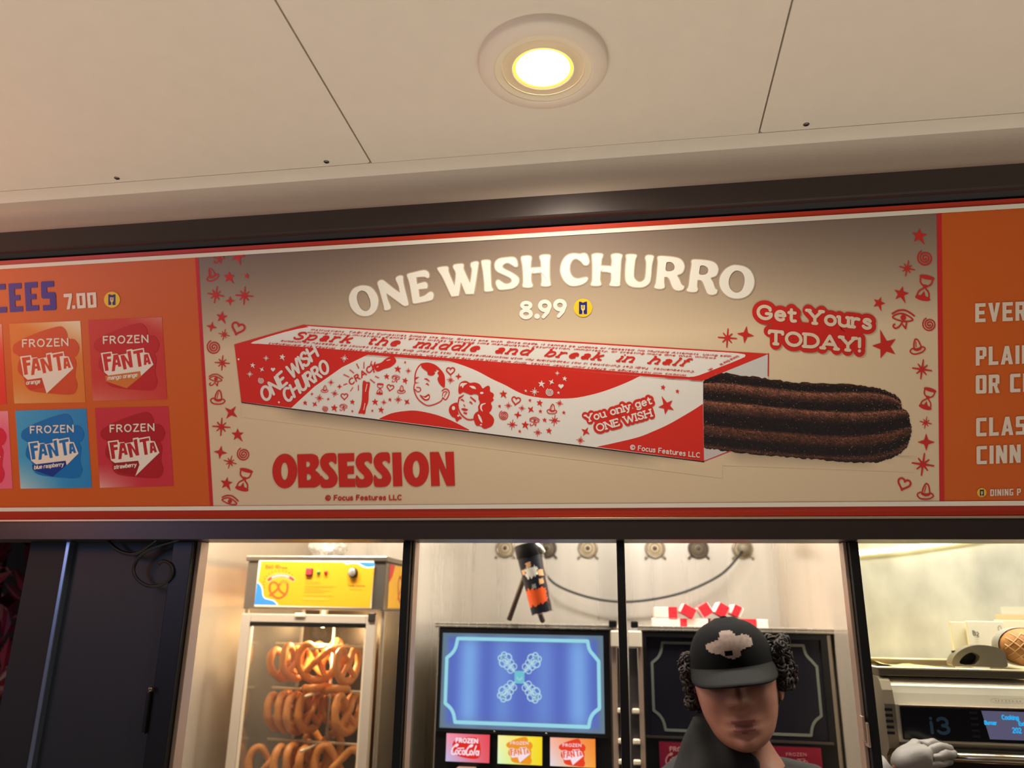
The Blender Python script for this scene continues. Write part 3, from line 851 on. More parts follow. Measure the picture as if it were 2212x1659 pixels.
# wrought iron scroll hanging in front of the slate panel
sc = thing('iron_scroll_bracket', 'black wrought iron scroll hanging in front of the dark slate panel', 'bracket', (-0.87, 1.31, 1.70))
M_IRON = mat('wrought_iron', (10, 10, 12), rough=0.5)
b = MB()
b.tube([(x, 1.303, z) for x, z in sm([(-0.800, 1.722), (-0.862, 1.704), (-0.888, 1.686), (-0.895, 1.664), (-0.882, 1.646), (-0.858, 1.636), (-0.834, 1.640), (-0.818, 1.656), (-0.824, 1.674), (-0.840, 1.680), (-0.848, 1.674)], 6, False)], 0.0030, n=8)
b.build('scroll', M_IRON, sc)
b = MB()
b.tube([(x, 1.303, z) for x, z in sm([(-0.965, 1.728), (-0.945, 1.707), (-0.918, 1.694), (-0.892, 1.694), (-0.866, 1.712), (-0.84, 1.735)], 6, False)], 0.0036, n=8)
b.build('scroll', M_IRON, sc)
b = MB(); b.box(-0.972, -0.790, 1.299, 1.307, 1.7190, 1.7300, bev=0.001)
b.build('mounting_bar', M_IRON, sc)

b = MB(); b.box(-1.2050, -1.1710, 1.4350, 2.7200, 0.0, 2.300); b.box(-1.2050, -1.1220, 1.4210, 1.4340, 0.0, 2.300); b.box(-1.1350, -1.1220, 1.3460, 1.4205, 0.0, 2.300)
tag(b.build('wall_outer', M_DARK), 'dark outer side wall of the kiosk', kind='structure')
b = MB(); b.box(-4.2, -1.2060, 2.60, 2.64, 0.0, 3.0)
tag(b.build('wall_garden', mat('night_wall', (14, 9, 13), rough=.9)), 'dark wall behind the red lit shrub', kind='structure')

# dark shrub lit red beyond the corner post
sh = thing('leafy_shrub', 'dark leafy shrub lit red at the far left edge', 'shrub', (-1.75, 1.95, 0.0))
rl = random.Random(11)
b = MB()
for i in range(620):
    c = Vector((rl.uniform(-2.05, -1.44), rl.uniform(1.82, 2.25), rl.uniform(0.9, 1.95)))
    d = Vector((rl.uniform(-1, 1), rl.uniform(-1, .3), rl.uniform(-1, 1))).normalized()
    s = d.cross(Vector((rl.uniform(-1, 1), rl.uniform(-1, 1), rl.uniform(-1, 1)))).normalized()
    L, W = rl.uniform(.03, .055), rl.uniform(.012, .02)
    n_ = d.cross(s) * 0.004
    b.quad(c - d * L, c + s * W + n_, c + d * L, c - s * W + n_)
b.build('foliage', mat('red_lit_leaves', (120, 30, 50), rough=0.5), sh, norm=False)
b = MB()
for i in range(7):
    x = -2.0 + i * .08
    b.tube([(x + .05, 2.0, 0.0), (x + rl.uniform(-.05, .05), 2.02, 0.9), (x + rl.uniform(-.1, .1), 2.0, 1.8)], [.014, .010, .005], n=7)
b.build('stem', mat('shrub_stem', (40, 24, 22), rough=0.8), sh)
lamp('assumed_red_lamp', 'POINT', (-1.62, 1.45, 1.55), 0.45, (1.0, 0.06, 0.16), 0.05)  # assumed lamp, added out of view to light the shrub red

# ------------------------------------------------------------------ the menu board over the counter
TILT = 0.34604                      # the board leans out towards the customers at its top
BOARD = Vector((0, 1.118, 2.200))   # its top edge
BU, BV = Vector((1, 0, 0)), Vector((0, math.sin(TILT), -math.cos(TILT)))
BN = Vector((0, -math.cos(TILT), -math.sin(TILT)))
BX0, BX1, BH = -2.05, 1.55, 0.475
# artwork was traced in image pixels; the camera homography takes them onto the board (metres right / down)
HM = (8.1405044514e-04, -2.4999697959e-05, -1.0878203115, 5.0218587461e-05, 8.1513789973e-04, -4.5951268210e-01, 9.8498619578e-05, -3.8264477841e-05)


def pixel_to_board(x, y):
    d = HM[6] * x + HM[7] * y + 1
    return ((HM[0] * x + HM[1] * y + HM[2]) / d, (HM[3] * x + HM[4] * y + HM[5]) / d)


FB = Frame(BOARD, BU, BV, BN)              # metres on the board
FS = Frame(BOARD, BU, BV, BN, pixel_to_board)       # image pixels mapped onto the board


def Z(x0, y0, s):
    """detail crop: pixels of an enlarged part of the image"""
    return lambda x, y: (x0 + x / s, y0 + y / s)


WHITE, CREAM, RED, ORED, ORANGE, NAVY = (246, 240, 228), (240, 232, 216), (206, 44, 33), (200, 58, 32), (212, 98, 30), (24, 28, 120)
L0 = 0.0008

board = thing('menu_board', 'long orange menu board with a beige churro picture in its middle', 'menu board', (0, 1.2, 1.98))
b = MB()
corners = [BOARD + BU * u + BV * v + BN * w for u in (BX0, BX1) for v in (0, BH) for w in (0, -0.008)]
c8 = corners
for q in ((0, 4, 6, 2), (1, 3, 7, 5), (0, 2, 3, 1), (4, 5, 7, 6), (0, 1, 5, 4), (2, 6, 7, 3)):
    b.quad(*[c8[i] for i in q])
bmesh.ops.remove_doubles(b.bm, verts=list(b.bm.verts), dist=1e-6)
b.build('board', ink(ORED), board)


def rect(u0, u1, v0, v1):
    return [(u0, v0), (u1, v0), (u1, v1), (u0, v1)]


PX0, PX1 = -0.7430, 0.4700          # the churro picture between its two red lines
for u0, u1 in ((BX0, PX0), (PX1, BX1)):
    Art(FB, L0).poly(rect(u0, u1, .0152, .4530), ORANGE).build('orange_field', board)
for v0, v1 in ((.0083, .0152), (.4530, .4602)):
    Art(FB, L0 * 2.4).poly(rect(BX0, BX1, v0, v1), CREAM).build('border_stripe', board)
PRINT = mat_vcol('printed_picture', rough=0.42, bump=0.10, bump_scale=420)
BEIGE = (226, 203, 170)
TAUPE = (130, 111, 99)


def mixc(a, b_, t):
    t = max(0, min(1, t))
    return tuple(p + (q - p) * t for p, q in zip(a, b_))


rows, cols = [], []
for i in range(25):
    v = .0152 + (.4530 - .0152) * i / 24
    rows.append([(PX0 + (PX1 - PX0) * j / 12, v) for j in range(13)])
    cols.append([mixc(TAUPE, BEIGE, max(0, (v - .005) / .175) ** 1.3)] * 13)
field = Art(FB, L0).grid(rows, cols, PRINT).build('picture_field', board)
a = Art(FB, L0 * 1.5)
for u0, u1 in ((PX0, PX0 + .0062), (PX1 - .0068, PX1)):
    Art(FB, L0 * 1.5).poly(rect(u0, u1, .0152, .4530), (204, 38, 40)).build('side_line', board)

# scattered doodles down both sides of the picture
a = Art(FS, L0 * 1.8)
DRED = (204, 44, 36)
for k, x, y, r, rot in (
        ('horus', 474, 556, 13, 0), ('star', 515, 553, 16, 20), ('hat', 458, 593, 14, -18), ('star', 496, 599, 13, 0), ('star', 534, 596, 6, 10),
        ('aster', 467, 637, 18, 6), ('aster', 529, 639, 19, 0), ('spark', 498, 650, 11, 0), ('star', 480, 685, 13, 8), ('spark', 458, 706, 12, 12),
        ('aster', 485, 723, 12, 10), ('heart', 515, 709, 14, 18), ('spiral', 463, 750, 16, 0), ('aster', 481, 784, 16, 0), ('horus', 467, 819, 15, 5),
        ('hat', 472, 858, 16, 8), ('spark', 500, 891, 17, 38), ('aster', 479, 922, 19, 0), ('star', 514, 939, 14, 0), ('spark', 477, 977, 15, 8),
        ('spiral', 527, 981, 15, 0), ('aster', 498, 998, 14, 12), ('star', 490, 1044, 14, 8), ('glass', 528, 1036, 24, 14), ('eye', 497, 1083, 18, 12),
        ('star', 1985, 510, 17, 5), ('spiral', 1998, 558, 18, 0), ('aster', 1959, 580, 17, 8), ('glass', 1997, 622, 27, 12), ('star', 1946, 635, 17, 12),
        ('star', 1898, 655, 14, 20), ('horus', 1950, 687, 24, 4), ('spiral', 2007, 701, 16, 0), ('star', 1911, 748, 28, 200), ('hat', 1980, 748, 17, -8),
        ('aster', 1991, 798, 21, 4), ('glass', 2003, 861, 23, 16), ('aster', 1999, 913, 13, 8), ('spark', 2000, 955, 19, 0), ('aster', 1993, 1003, 24, 4),
        ('heart', 1952, 1045, 14, 20), ('hat', 1999, 1061, 18, 8), ('aster', 1571, 730, 20, 0), ('spark', 1610, 723, 19, 8)):
    doodle(a, k, x, y, r, DRED, rot)
a.build('doodle_print', board)

# ---- headline
H1, H2 = Z(740, 530, 4.608), Z(1190, 530, 4.608)
heads = [
    (H1, [(215, 400), (290, 420), (345, 490), (360, 560), (340, 640), (290, 690), (220, 705), (150, 685), (95, 630), (70, 560), (72, 500), (105, 440), (150, 412)],
     [(205, 452), (245, 475), (275, 540), (282, 600), (265, 640), (230, 655), (190, 635), (160, 585), (145, 525), (155, 475), (178, 455)]),
    (H1, [(352, 375), (370, 352), (400, 346), (425, 360), (500, 420), (568, 468), (572, 462), (560, 400), (535, 345), (540, 318), (575, 302), (602, 308), (605, 340), (612, 390), (640, 500), (658, 580), (650, 598), (620, 603), (595, 590), (520, 535), (446, 482), (442, 490), (450, 530), (470, 580), (482, 610), (475, 635), (440, 647), (418, 640), (415, 610), (405, 570), (375, 460), (358, 405)], None),
    (H1, [(645, 300), (655, 285), (690, 275), (800, 250), (840, 255), (862, 280), (863, 315), (845, 325), (815, 312), (740, 318), (737, 324), (743, 380), (750, 384), (800, 370), (830, 368), (848, 390), (845, 425), (820, 432), (764, 438), (760, 445), (768, 508), (775, 514), (820, 500), (860, 470), (890, 463), (908, 485), (905, 520), (885, 545), (800, 565), (730, 578), (705, 575), (698, 550), (690, 500), (672, 390), (655, 330)], None),
    (H1, [(950, 240), (965, 220), (1040, 212), (1055, 230), (1060, 270), (1112, 392), (1118, 392), (1130, 280), (1105, 225), (1108, 200), (1130, 190), (1195, 185), (1207, 205), (1208, 240), (1267, 368), (1273, 366), (1290, 250), (1278, 205), (1285, 175), (1330, 162), (1355, 172), (1350, 210), (1335, 320), (1310, 470), (1295, 482), (1240, 485), (1225, 475), (1184, 376), (1177, 380), (1160, 490), (1140, 503), (1095, 507), (1080, 495), (1000, 320)], None),
    (H1, [(1385, 170), (1395, 152), (1440, 147), (1468, 152), (1475, 175), (1472, 210), (1478, 330), (1485, 410), (1500, 440), (1490, 455), (1435, 460), (1415, 452), (1413, 430), (1412, 380), (1400, 260)], None),
    (H1, [(1740, 210), (1715, 213), (1690, 195), (1650, 175), (1610, 185), (1592, 210), (1610, 235), (1680, 270), (1740, 310), (1758, 345), (1745, 390), (1700, 425), (1640, 437), (1575, 442), (1550, 430), (1530, 390), (1532, 355), (1555, 345), (1580, 360), (1620, 383), (1665, 378), (1685, 355), (1670, 325), (1600, 290), (1540, 260), (1518, 220), (1522, 170), (1560, 135), (1640, 122), (1700, 120), (1730, 140), (1742, 180)], None),
    (H1, [(1780, 130), (1790, 112), (1850, 105), (1878, 115), (1880, 140), (1875, 170), (1874, 218), (1880, 225), (1972, 219), (1978, 212), (1976, 160), (1965, 125), (1970, 105), (2010, 95), (2060, 98), (2067, 115), (2062, 160), (2062, 300), (2070, 380), (2068, 400), (2030, 410), (1985, 405), (1978, 390), (1985, 350), (1981, 278), (1974, 272), (1884, 280), (1878, 287), (1880, 360), (1893, 395), (1885, 415), (1840, 422), (1800, 415), (1795, 395), (1800, 350), (1795, 220), (1785, 165)], None),
    (H2, [(380, 150), (375, 185), (350, 200), (325, 190), (300, 160), (255, 135), (215, 150), (190, 200), (190, 260), (215, 310), (260, 332), (310, 325), (350, 318), (368, 330), (355, 360), (310, 390), (240, 405), (180, 395), (130, 350), (100, 280), (98, 220), (120, 150), (165, 100), (225, 83), (290, 88), (330, 80), (360, 95)], None),
    (H2, [(410, 115), (415, 92), (460, 82), (510, 88), (517, 105), (505, 140), (500, 196), (506, 203), (597, 208), (603, 202), (608, 150), (602, 110), (610, 92), (660, 83), (705, 95), (708, 115), (698, 160), (690, 330), (688, 370), (685, 400), (650, 408), (595, 402), (585, 390), (600, 350), (601, 274), (595, 268), (501, 262), (495, 268), (490, 340), (500, 380), (495, 398), (450, 405), (405, 400), (400, 385), (412, 340), (415, 200)], None),
    (H2, [(748, 110), (755, 95), (800, 90), (845, 95), (852, 112), (838, 150), (825, 290), (840, 340), (880, 365), (920, 350), (940, 310), (950, 180), (940, 130), (950, 105), (985, 98), (1020, 108), (1020, 135), (1005, 200), (995, 320), (980, 375), (930, 412), (870, 420), (800, 410), (755, 375), (740, 310), (745, 200), (752, 140)], None),
    (H2, [(1062, 135), (1065, 115), (1100, 108), (1220, 118), (1290, 140), (1325, 190), (1325, 240), (1300, 280), (1258, 300), (1275, 335), (1300, 390), (1325, 410), (1315, 440), (1270, 452), (1230, 440), (1205, 405), (1180, 340), (1160, 318), (1134, 315), (1128, 322), (1128, 370), (1132, 400), (1125, 425), (1080, 435), (1035, 425), (1032, 405), (1045, 370), (1058, 250), (1065, 170)],
     [(1155, 170), (1200, 170), (1228, 200), (1225, 240), (1190, 258), (1145, 252), (1145, 200)]),
    (H2, [(1398, 165), (1405, 148), (1440, 142), (1560, 152), (1630, 175), (1662, 220), (1662, 265), (1640, 305), (1590, 325), (1610, 365), (1635, 430), (1655, 445), (1645, 480), (1600, 493), (1560, 480), (1540, 440), (1515, 375), (1495, 350), (1464, 346), (1458, 353), (1455, 410), (1462, 435), (1450, 460), (1410, 467), (1360, 458), (1352, 440), (1370, 405), (1385, 290), (1400, 195)],
     [(1490, 203), (1530, 205), (1562, 230), (1560, 270), (1530, 292), (1478, 288), (1480, 235)]),
    (H2, [(1850, 198), (1930, 215), (1990, 260), (2022, 340), (2015, 420), (1970, 490), (1900, 525), (1820, 528), (1750, 500), (1695, 440), (1676, 370), (1690, 300), (1740, 235), (1800, 203)],
     [(1855, 252), (1900, 270), (1925, 320), (1922, 390), (1895, 450), (1850, 472), (1805, 455), (1775, 410), (1770, 350), (1790, 295), (1820, 262)]),
]
HALO = (196, 174, 146)
a = Art(FS, L0 * 1.6)
for T, o, h in heads:
    a.stroke(sm(o, 3), 20, HALO, T=T, n=6, closed=True)
halo = a
a = Art(FS, L0 * 2.2)
for T, o, h in heads:
    a.poly(sm(o, 5), WHITE, holes=[sm(h, 5)] if h else (), T=T)
head = a.build('headline_lettering', board)
halo.build('headline_halo', head)

a = Art(FS, L0 * 2.2, T=H1)
a.stroke(arc(1830, 597, 43, 27, 0, 360, 20), 36, WHITE)
a.stroke(arc(1828, 682, 48, 36, 0, 360, 20), 38, WHITE)
a.disc(1937, 706, 27, WHITE)
for dx, dy in ((0, 0), (151, -7)):
    a.stroke(arc(2014 + dx, 602 + dy, 48, 43, 0, 360, 20), 40, WHITE)
    a.stroke([(2062 + dx, 610 + dy), (2040 + dx, 665 + dy), (2000 + dx, 712 + dy)], [40, 40, 34], WHITE)
a.build('price_lettering', board)


def badge(x, y, r, T=None, name='dining_badge'):
    a = Art(FS, L0 * 2.2, T=T)
    a.disc(x, y, r, (247, 200, 40), n=40)
    d = a.build(name, board)
    a = Art(FS, L0 * 2.8, T=T)
    w, h = r * .43, r * .66
    a.poly([(x - w, y - h), (x - w * .55, y - h * .98), (x, y - h * .82), (x + w * .55, y - h * .98), (x + w, y - h), (x + w, y + h), (x + w * .25, y + h), (x + w * .2, y + h * .8), (x - w * .2, y + h * .8), (x - w * .25, y + h), (x - w, y + h)], (28, 34, 120))
    C = (245, 214, 120)
    a.poly([(x - w * .5, y - h * .45), (x + w * .5, y - h * .45), (x + w * .48, y + h * .25), (x + w * .14, y + h * .5), (x + w * .14, y + h), (x - w * .14, y + h), (x - w * .14, y + h * .5), (x - w * .48, y + h * .25)], C)
    for q in (-.18, .18):
        a.stroke([(x + w * q, y - h * .45), (x + w * q, y + h * .12)], w * .14, (28, 34, 120), n=4)
    a.build('ticket_emblem', d)


badge(1259.5, 665, 20)

# ---- printed picture of the box: soft printed shade, side, top, flaps
SIDE_T, SIDE_B = [(507, 744), (1518, 822)], [(522, 868), (1520.6, 996)]
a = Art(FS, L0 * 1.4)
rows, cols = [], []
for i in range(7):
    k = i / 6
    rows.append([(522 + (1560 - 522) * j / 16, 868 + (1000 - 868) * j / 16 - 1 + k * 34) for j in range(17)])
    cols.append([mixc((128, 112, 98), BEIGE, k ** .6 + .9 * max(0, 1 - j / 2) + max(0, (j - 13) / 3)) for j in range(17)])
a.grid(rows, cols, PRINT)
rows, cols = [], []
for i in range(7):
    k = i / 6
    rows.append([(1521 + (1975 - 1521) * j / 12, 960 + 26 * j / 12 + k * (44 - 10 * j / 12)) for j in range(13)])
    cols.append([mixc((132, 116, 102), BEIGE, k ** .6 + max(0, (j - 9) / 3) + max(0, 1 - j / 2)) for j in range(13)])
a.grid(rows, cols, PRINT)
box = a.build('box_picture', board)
BOXW = (238, 234, 228)
a = Art(FS, L0 * 1.8)
a.poly([(521, 866), (1521, 994), (1521, 998.5), (523, 870.5)], (40, 24, 24))
a.poly([SIDE_T[0], SIDE_T[1], SIDE_B[1], SIDE_B[0]], BOXW)
BR = (218, 46, 34)
a.poly([(507, 744), (795, 766), (740, 793), (680, 835), (630, 881), (522, 868)], BR)
hump = [(820, 904)] + sm([(820, 904), (845, 893), (872, 888), (900, 887), (940, 895), (975, 908), (1014, 928)], 4, False)
a.poly(hump + [(1014, 930), (820, 905.5)], BR)
swoop = sm([(968, 779), (1000, 789), (1032, 802), (1062, 818), (1092, 832), (1114, 844), (1135, 853), (1160, 858), (1186, 860.5), (1237, 860), (1280, 852), (1316, 841), (1354, 826), (1383, 812)], 4, False)
a.poly(swoop, BR)
low = sm([(1288, 965), (1330, 956), (1380, 943.7), (1412, 931), (1443, 917), (1475, 899), (1500, 884), (1518.3, 872)], 4, False)
a.poly(low + [(1520.6, 996)], BR)
a.build('side_panel_print', box)
a = Art(FS, L0 * 1.8)
a.poly([(656, 701.5), (1659.5, 764), (1518, 822), (507, 744)], BR)
a.poly([(507, 744), (1518, 822), (1518, 826), (507, 748)], BR)
a.poly(sm([(543, 741), (560, 734), (615, 717.5), (668, 706.3), (700, 706.8), (1100, 732.5), (1500, 757), (1594, 763), (1610, 768), (1600, 775), (1555, 793), (1510, 810.5), (1490, 813.8), (1460, 812), (1200, 791.5), (900, 768), (600, 745), (553, 742.5)], 2), BOXW)
a.build('top_panel_print', box)
a = Art(FS, L0 * 1.6)
a.poly([(1518, 822), (1659, 765), (1659, 830), (1518, 850)], (212, 208, 206))
a.stroke([(1659.5, 764), (1659, 812)], 2.6, (190, 40, 50), n=4)
a.build('end_flap_print', box)
a = Art(FS, L0 * 1.6)
a.poly([(1518, 940), (1590, 966), (1584, 969), (1521, 996)], (205, 198, 196))
a.stroke([(1521, 996), (1586, 971)], 2.2, (205, 60, 80), n=4)
a.build('end_flap_print', box)

# lettering and doodles on the box
LF, FC, YG = Z(500, 690, 5.53), Z(860, 760, 5.821), Z(1230, 820, 7.373)
a = Art(FS, L0 * 2.6)
for k, x, y, r, rot in (
        ('hat', 702.5, 840, 8, 6), ('aster', 716, 826, 7, 0), ('spark', 734.5, 835, 6, 0), ('aster', 724, 850, 8, 10), ('aster', 691, 860, 9, 5), ('spark', 675, 851, 4, 0), ('spark', 710, 862, 4, 10),
        ('heart', 745, 856, 7.5, 0), ('star', 660, 870, 5.5, 0), ('spark', 681, 873, 7, 35), ('star', 762, 868, 6, 5), ('spiral', 704, 883, 7, 0), ('star', 723, 881, 8, 5), ('horus', 743, 879, 8.5, 5),
        ('star', 762, 888, 3.2, 0), ('star', 811, 868, 7.5, 0), ('aster', 830, 869, 6.5, 0), ('star', 843, 863, 4.5, 0), ('aster', 861, 863, 8.5, 0), ('spark', 880, 868, 8, 38), ('star', 805, 887, 3.2, 0),
        ('star', 824, 885, 7, 8), ('glass', 821.5, 840, 12, 5), ('heart', 844, 837, 7.5, 10), ('hat', 868, 841, 9, 5), ('star', 836, 813, 6.5, 0), ('horus', 856, 817, 9, 5), ('star', 876, 822, 7, 15),
        ('star', 860, 797, 8, 5), ('aster', 883, 801, 6.5, 0), ('star', 876, 782.6, 3.2, 0), ('heart', 974, 801, 9, 0), ('aster', 974, 821, 8.5, 5), ('spark', 991, 813, 7.5, 5),
        ('star', 1087.6, 851, 9, 0), ('heart', 1115, 865, 9.5, 10), ('star', 1145, 864.5, 4, 0), ('star', 1166, 870, 7.5, 8), ('aster', 1209, 871, 8, 8), ('aster', 1098.5, 876, 8, 0), ('star', 1079.5, 877, 4, 0),
        ('aster', 1128, 881.6, 7.5, 5), ('spark', 1147, 884.5, 8.5, 38), ('hat', 1193, 883, 11, 8), ('star', 1167.5, 888, 4.5, 0), ('star', 1218, 891, 4.5, 0), ('spiral', 1089, 897, 11, 0), ('spark', 1119, 896, 9, 8),
        ('horus', 1155, 909, 11, 3), ('star', 1176.6, 907, 5.5, 0), ('aster', 1198, 908, 12, 3), ('aster', 1107, 917, 11, 3), ('star', 1135, 917.5, 9, 5), ('star', 1123, 931.5, 4, 0), ('aster', 1162, 934, 9, 3),
        ('star', 1186, 930, 7, 5), ('star', 1439.5, 877, 18, 190), ('star', 1432, 836.5, 6, 10), ('star', 1463, 845, 5, 10), ('spark', 1265, 932, 11, 32), ('aster', 1254, 951, 9, 5)):
    doodle(a, k, x, y, r, BR, rot)
for k, x, y, r, rot in (
        ('star', 547, 789, 6, 5), ('spark', 567, 798, 6, 30), ('heartfill', 591, 798, 5, 0), ('star', 611, 771, 7, 10), ('aster', 576, 773.5, 6, 0), ('aster', 541, 808, 6.5, 0), ('spiral', 565.5, 822, 7, 0),
        ('aster', 745, 774, 8, 5), ('star', 1170, 829, 8, 5), ('spark', 1191.6, 825, 7, 30), ('star', 1220, 817.6, 5.5, 5), ('heartfill', 1212, 834, 6, 0), ('spiral', 1188, 847, 9, 0), ('aster', 1155, 846, 9, 0),
        ('star', 1136, 844, 3.5, 0), ('star', 1206.5, 848, 3.5, 0), ('aster', 1204, 806, 5, 0)):
    doodle(a, k, x, y, r, BOXW, rot)
a.disc(603.6, 868.7, 2.2, BOXW, n=10); a.disc(516.6, 776, 2.2, BOXW, n=10)
a.build('box_doodle_print', box)

a = Art(FS, L0 * 2.6, T=LF)
text(a, 'ONE WISH', (408, 985), (142, -124), (-62, -138), 33, (236, 226, 220), n=6, fit=4.45, track=.2, space=.36)
text(a, 'CHURRO', (672, 990), (142, -106), (-56, -138), 33, (236, 226, 220), n=6, fit=3.55, track=.2)
a.build('box_name_lettering', box)
a = Art(FS, L0 * 2.6, T=LF)
text(a, 'CRACK', (1430, 785), (66, -44), (-26, -62), 15, BR, n=6, track=.30)
a.stroke([(1690, 590), (1712, 630)], 15, BR, n=6)
a.poly(sm([(1705, 548), (1790, 518), (1850, 468), (1918, 440), (1950, 450), (1972, 508), (1905, 568), (1830, 590), (1745, 622)], 3), BR)
a.poly(sm([(1575, 740), (1618, 748), (1660, 757), (1645, 870), (1640, 980), (1612, 1060), (1600, 1127), (1560, 1122), (1520, 1118), (1545, 1060), (1565, 950)], 3), BR)
for q in (((1625, 770), (1605, 860)), ((1600, 1000), (1585, 1080)), ((1860, 490), (1900, 480)), ((1740, 570), (1760, 560))):
    a.stroke(q, 8, BOXW, n=4)
for q in (((1345, 658), (1412, 688)), ((1418, 600), (1468, 640)), ((1500, 530), (1528, 585)), ((1588, 510), (1588, 585)), ((1680, 498), (1662, 560)), ((1345, 780), (1388, 768)), ((1455, 812), (1428, 855)), ((1522, 785), (1522, 848)), ((1722, 678), (1768, 700)), ((1662, 716), (1718, 758))):
    a.stroke(q, 10, BR, n=4)
a.build('crack_print', box)

# two smiling faces printed in one colour
a = Art(FS, L0 * 2.6, T=FC)
hair = sm([(300, 150), (340, 136), (400, 138), (470, 163), (530, 213), (575, 270), (592, 330), (590, 445), (550, 430), (515, 385), (500, 335), (516, 300), (498, 262), (520, 240), (480, 222), (486, 246), (452, 246), (470, 268), (440, 296), (400, 296), (376, 280), (370, 250), (330, 220), (298, 190)], 4)
a.poly(hair, BR)
a.stroke(sm([(300, 150), (262, 185), (228, 250), (216, 320), (217, 395)], 4, False), 15, BR)
for q in (((216, 345), (268, 320)), ((218, 388), (265, 388)), ((216, 330), (262, 312))):
    a.stroke(q, [14, 3], BR)
a.stroke(sm([(212, 405), (203, 460), (222, 530), (262, 600), (330, 655), (385, 675), (460, 660), (540, 620), (566, 578)], 4, False), [13] * 32 + [18], BR)
a.stroke(sm([(238, 446), (278, 452), (288, 485), (250, 500), (214, 470)], 4, False), 11, BR)
a.poly(sm([(330, 336), (368, 335), (406, 376), (368, 356)], 4), BR)
a.poly(sm([(350, 400), (376, 395), (396, 424), (372, 412)], 4), BR)
a.poly(sm([(274, 538), (330, 560), (388, 530), (405, 562), (392, 600), (352, 612), (310, 590)], 4), BR)
a.poly(sm([(312, 564), (350, 577), (388, 552), (388, 580), (350, 594)], 3), BOXW)
a.stroke(sm([(556, 490), (595, 465), (635, 482), (646, 522), (626, 572), (600, 602), (566, 578)], 4, False), 13, BR)
a.stroke(sm([(560, 552), (572, 510), (606, 498), (618, 512), (596, 536), (590, 562)], 4, False), 10, BR)
hair = sm([(762, 505), (768, 420), (798, 378), (858, 365), (905, 390), (970, 385), (1030, 410), (1066, 460), (1098, 440), (1138, 424), (1158, 450), (1160, 498), (1198, 520), (1207, 555), (1192, 580), (1205, 605), (1170, 640), (1185, 690), (1172, 735), (1148, 768), (1190, 810), (1210, 860), (1190, 920), (1140, 952), (1085, 965), (1040, 932), (990, 926), (968, 890), (950, 820), (975, 768), (1012, 742), (1008, 690), (1030, 640), (1014, 590), (1010, 545), (962, 530), (920, 540), (870, 522), (820, 505), (785, 528)], 4)
a.poly(hair, BR)
a.poly(sm([(745, 638), (690, 652), (650, 690), (644, 750), (680, 812), (718, 832), (742, 878), (772, 852), (806, 832), (772, 800), (756, 740), (750, 690)], 4), BR)
a.stroke(sm([(766, 600), (756, 680), (780, 760), (830, 820), (892, 852), (960, 846)], 4, False), 16, BR)
a.stroke([(772, 580), (826, 545)], [24, 12], BR); a.stroke([(914, 568), (975, 620)], [14, 20], BR)
a.poly(sm([(786, 602), (812, 592), (840, 625), (810, 612)], 4), BR); a.poly(sm([(896, 630), (920, 625), (944, 660), (915, 645)], 4), BR)
a.stroke([(826, 660), (842, 682)], [8, 12], BR)
a.poly(sm([(798, 715), (832, 708), (884, 726), (850, 742), (815, 732)], 4), BR)
a.stroke([(832, 765), (862, 774)], [18, 22], BR)
for pl in ([(780, 440), (795, 395), (865, 392), (868, 400), (832, 425), (815, 455), (800, 425)], [(898, 428), (960, 432), (982, 466), (955, 462), (935, 458)], [(1005, 785), (1030, 800), (1055, 850), (1062, 892), (1035, 870), (1015, 830)]):
    a.poly(sm(pl, 3), BOXW)
a.stroke(sm([(1062, 742), (1044, 705), (1055, 665), (1098, 648)], 4, False), [10, 14, 16, 18, 20, 22, 24, 24, 22, 20, 16, 14, 12], BOXW)
a.disc(1055, 516, 22, BOXW, 14); a.disc(700, 706, 20, BOXW, 26); a.disc(760, 802, 13, BOXW); a.disc(1045, 915, 13, BOXW, 9)
a.build('face_print', box)

# slogan on the box side, then on its top
def patch(name, lines, w, grow, rgb_back, rgb, T, parent):
    a = Art(FS, L0 * 2.6, T=T)
    for s, org, adv, up, fit in lines:
        text(a, s, org, adv, up, w + grow, rgb_back, serif=False, n=14, fit=fit, track=.24, space=.5)
    if len(lines) > 1:
        (s, o1, ad1, u1, f1), (s2, o2, ad2, u2, f2) = lines[:2]
        m1 = [(o1[0] + ad1[0] * f1 * q, o1[1] + ad1[1] * f1 * q) for q in (.1, .95)]
        m2 = [(o2[0] + ad2[0] * f2 * q + u2[0], o2[1] + ad2[1] * f2 * q + u2[1]) for q in (.05, .95)]
        a.poly([m1[0], m1[1], m2[1], m2[0]], rgb_back)
    p = a.build(name, parent)
    a = Art(FS, L0 * 3.2, T=T)
    for s, org, adv, up, fit in lines:
        text(a, s, org, adv, up, w, rgb, serif=True, n=8, fit=fit, track=.24, space=.5)
    a.build('slogan_lettering', p)


patch('box_slogan_patch', [('You only get', (282, 672), (88, -25), (-30, -104), 11.7), ('ONE WISH', (452, 822), (88, -25), (-30, -104), 9.75)], 24, 84, BR, (240, 230, 224), YG, box)
patch('slogan_patch', [('Get Yours', (510, 248), (140, 13), (2, -140), 9.15), ('TODAY!', (640, 535), (140, 12), (2, -140), 7.35)], 37, 98, (206, 40, 32), (226, 206, 182), Z(1540, 640, 5.267), board)

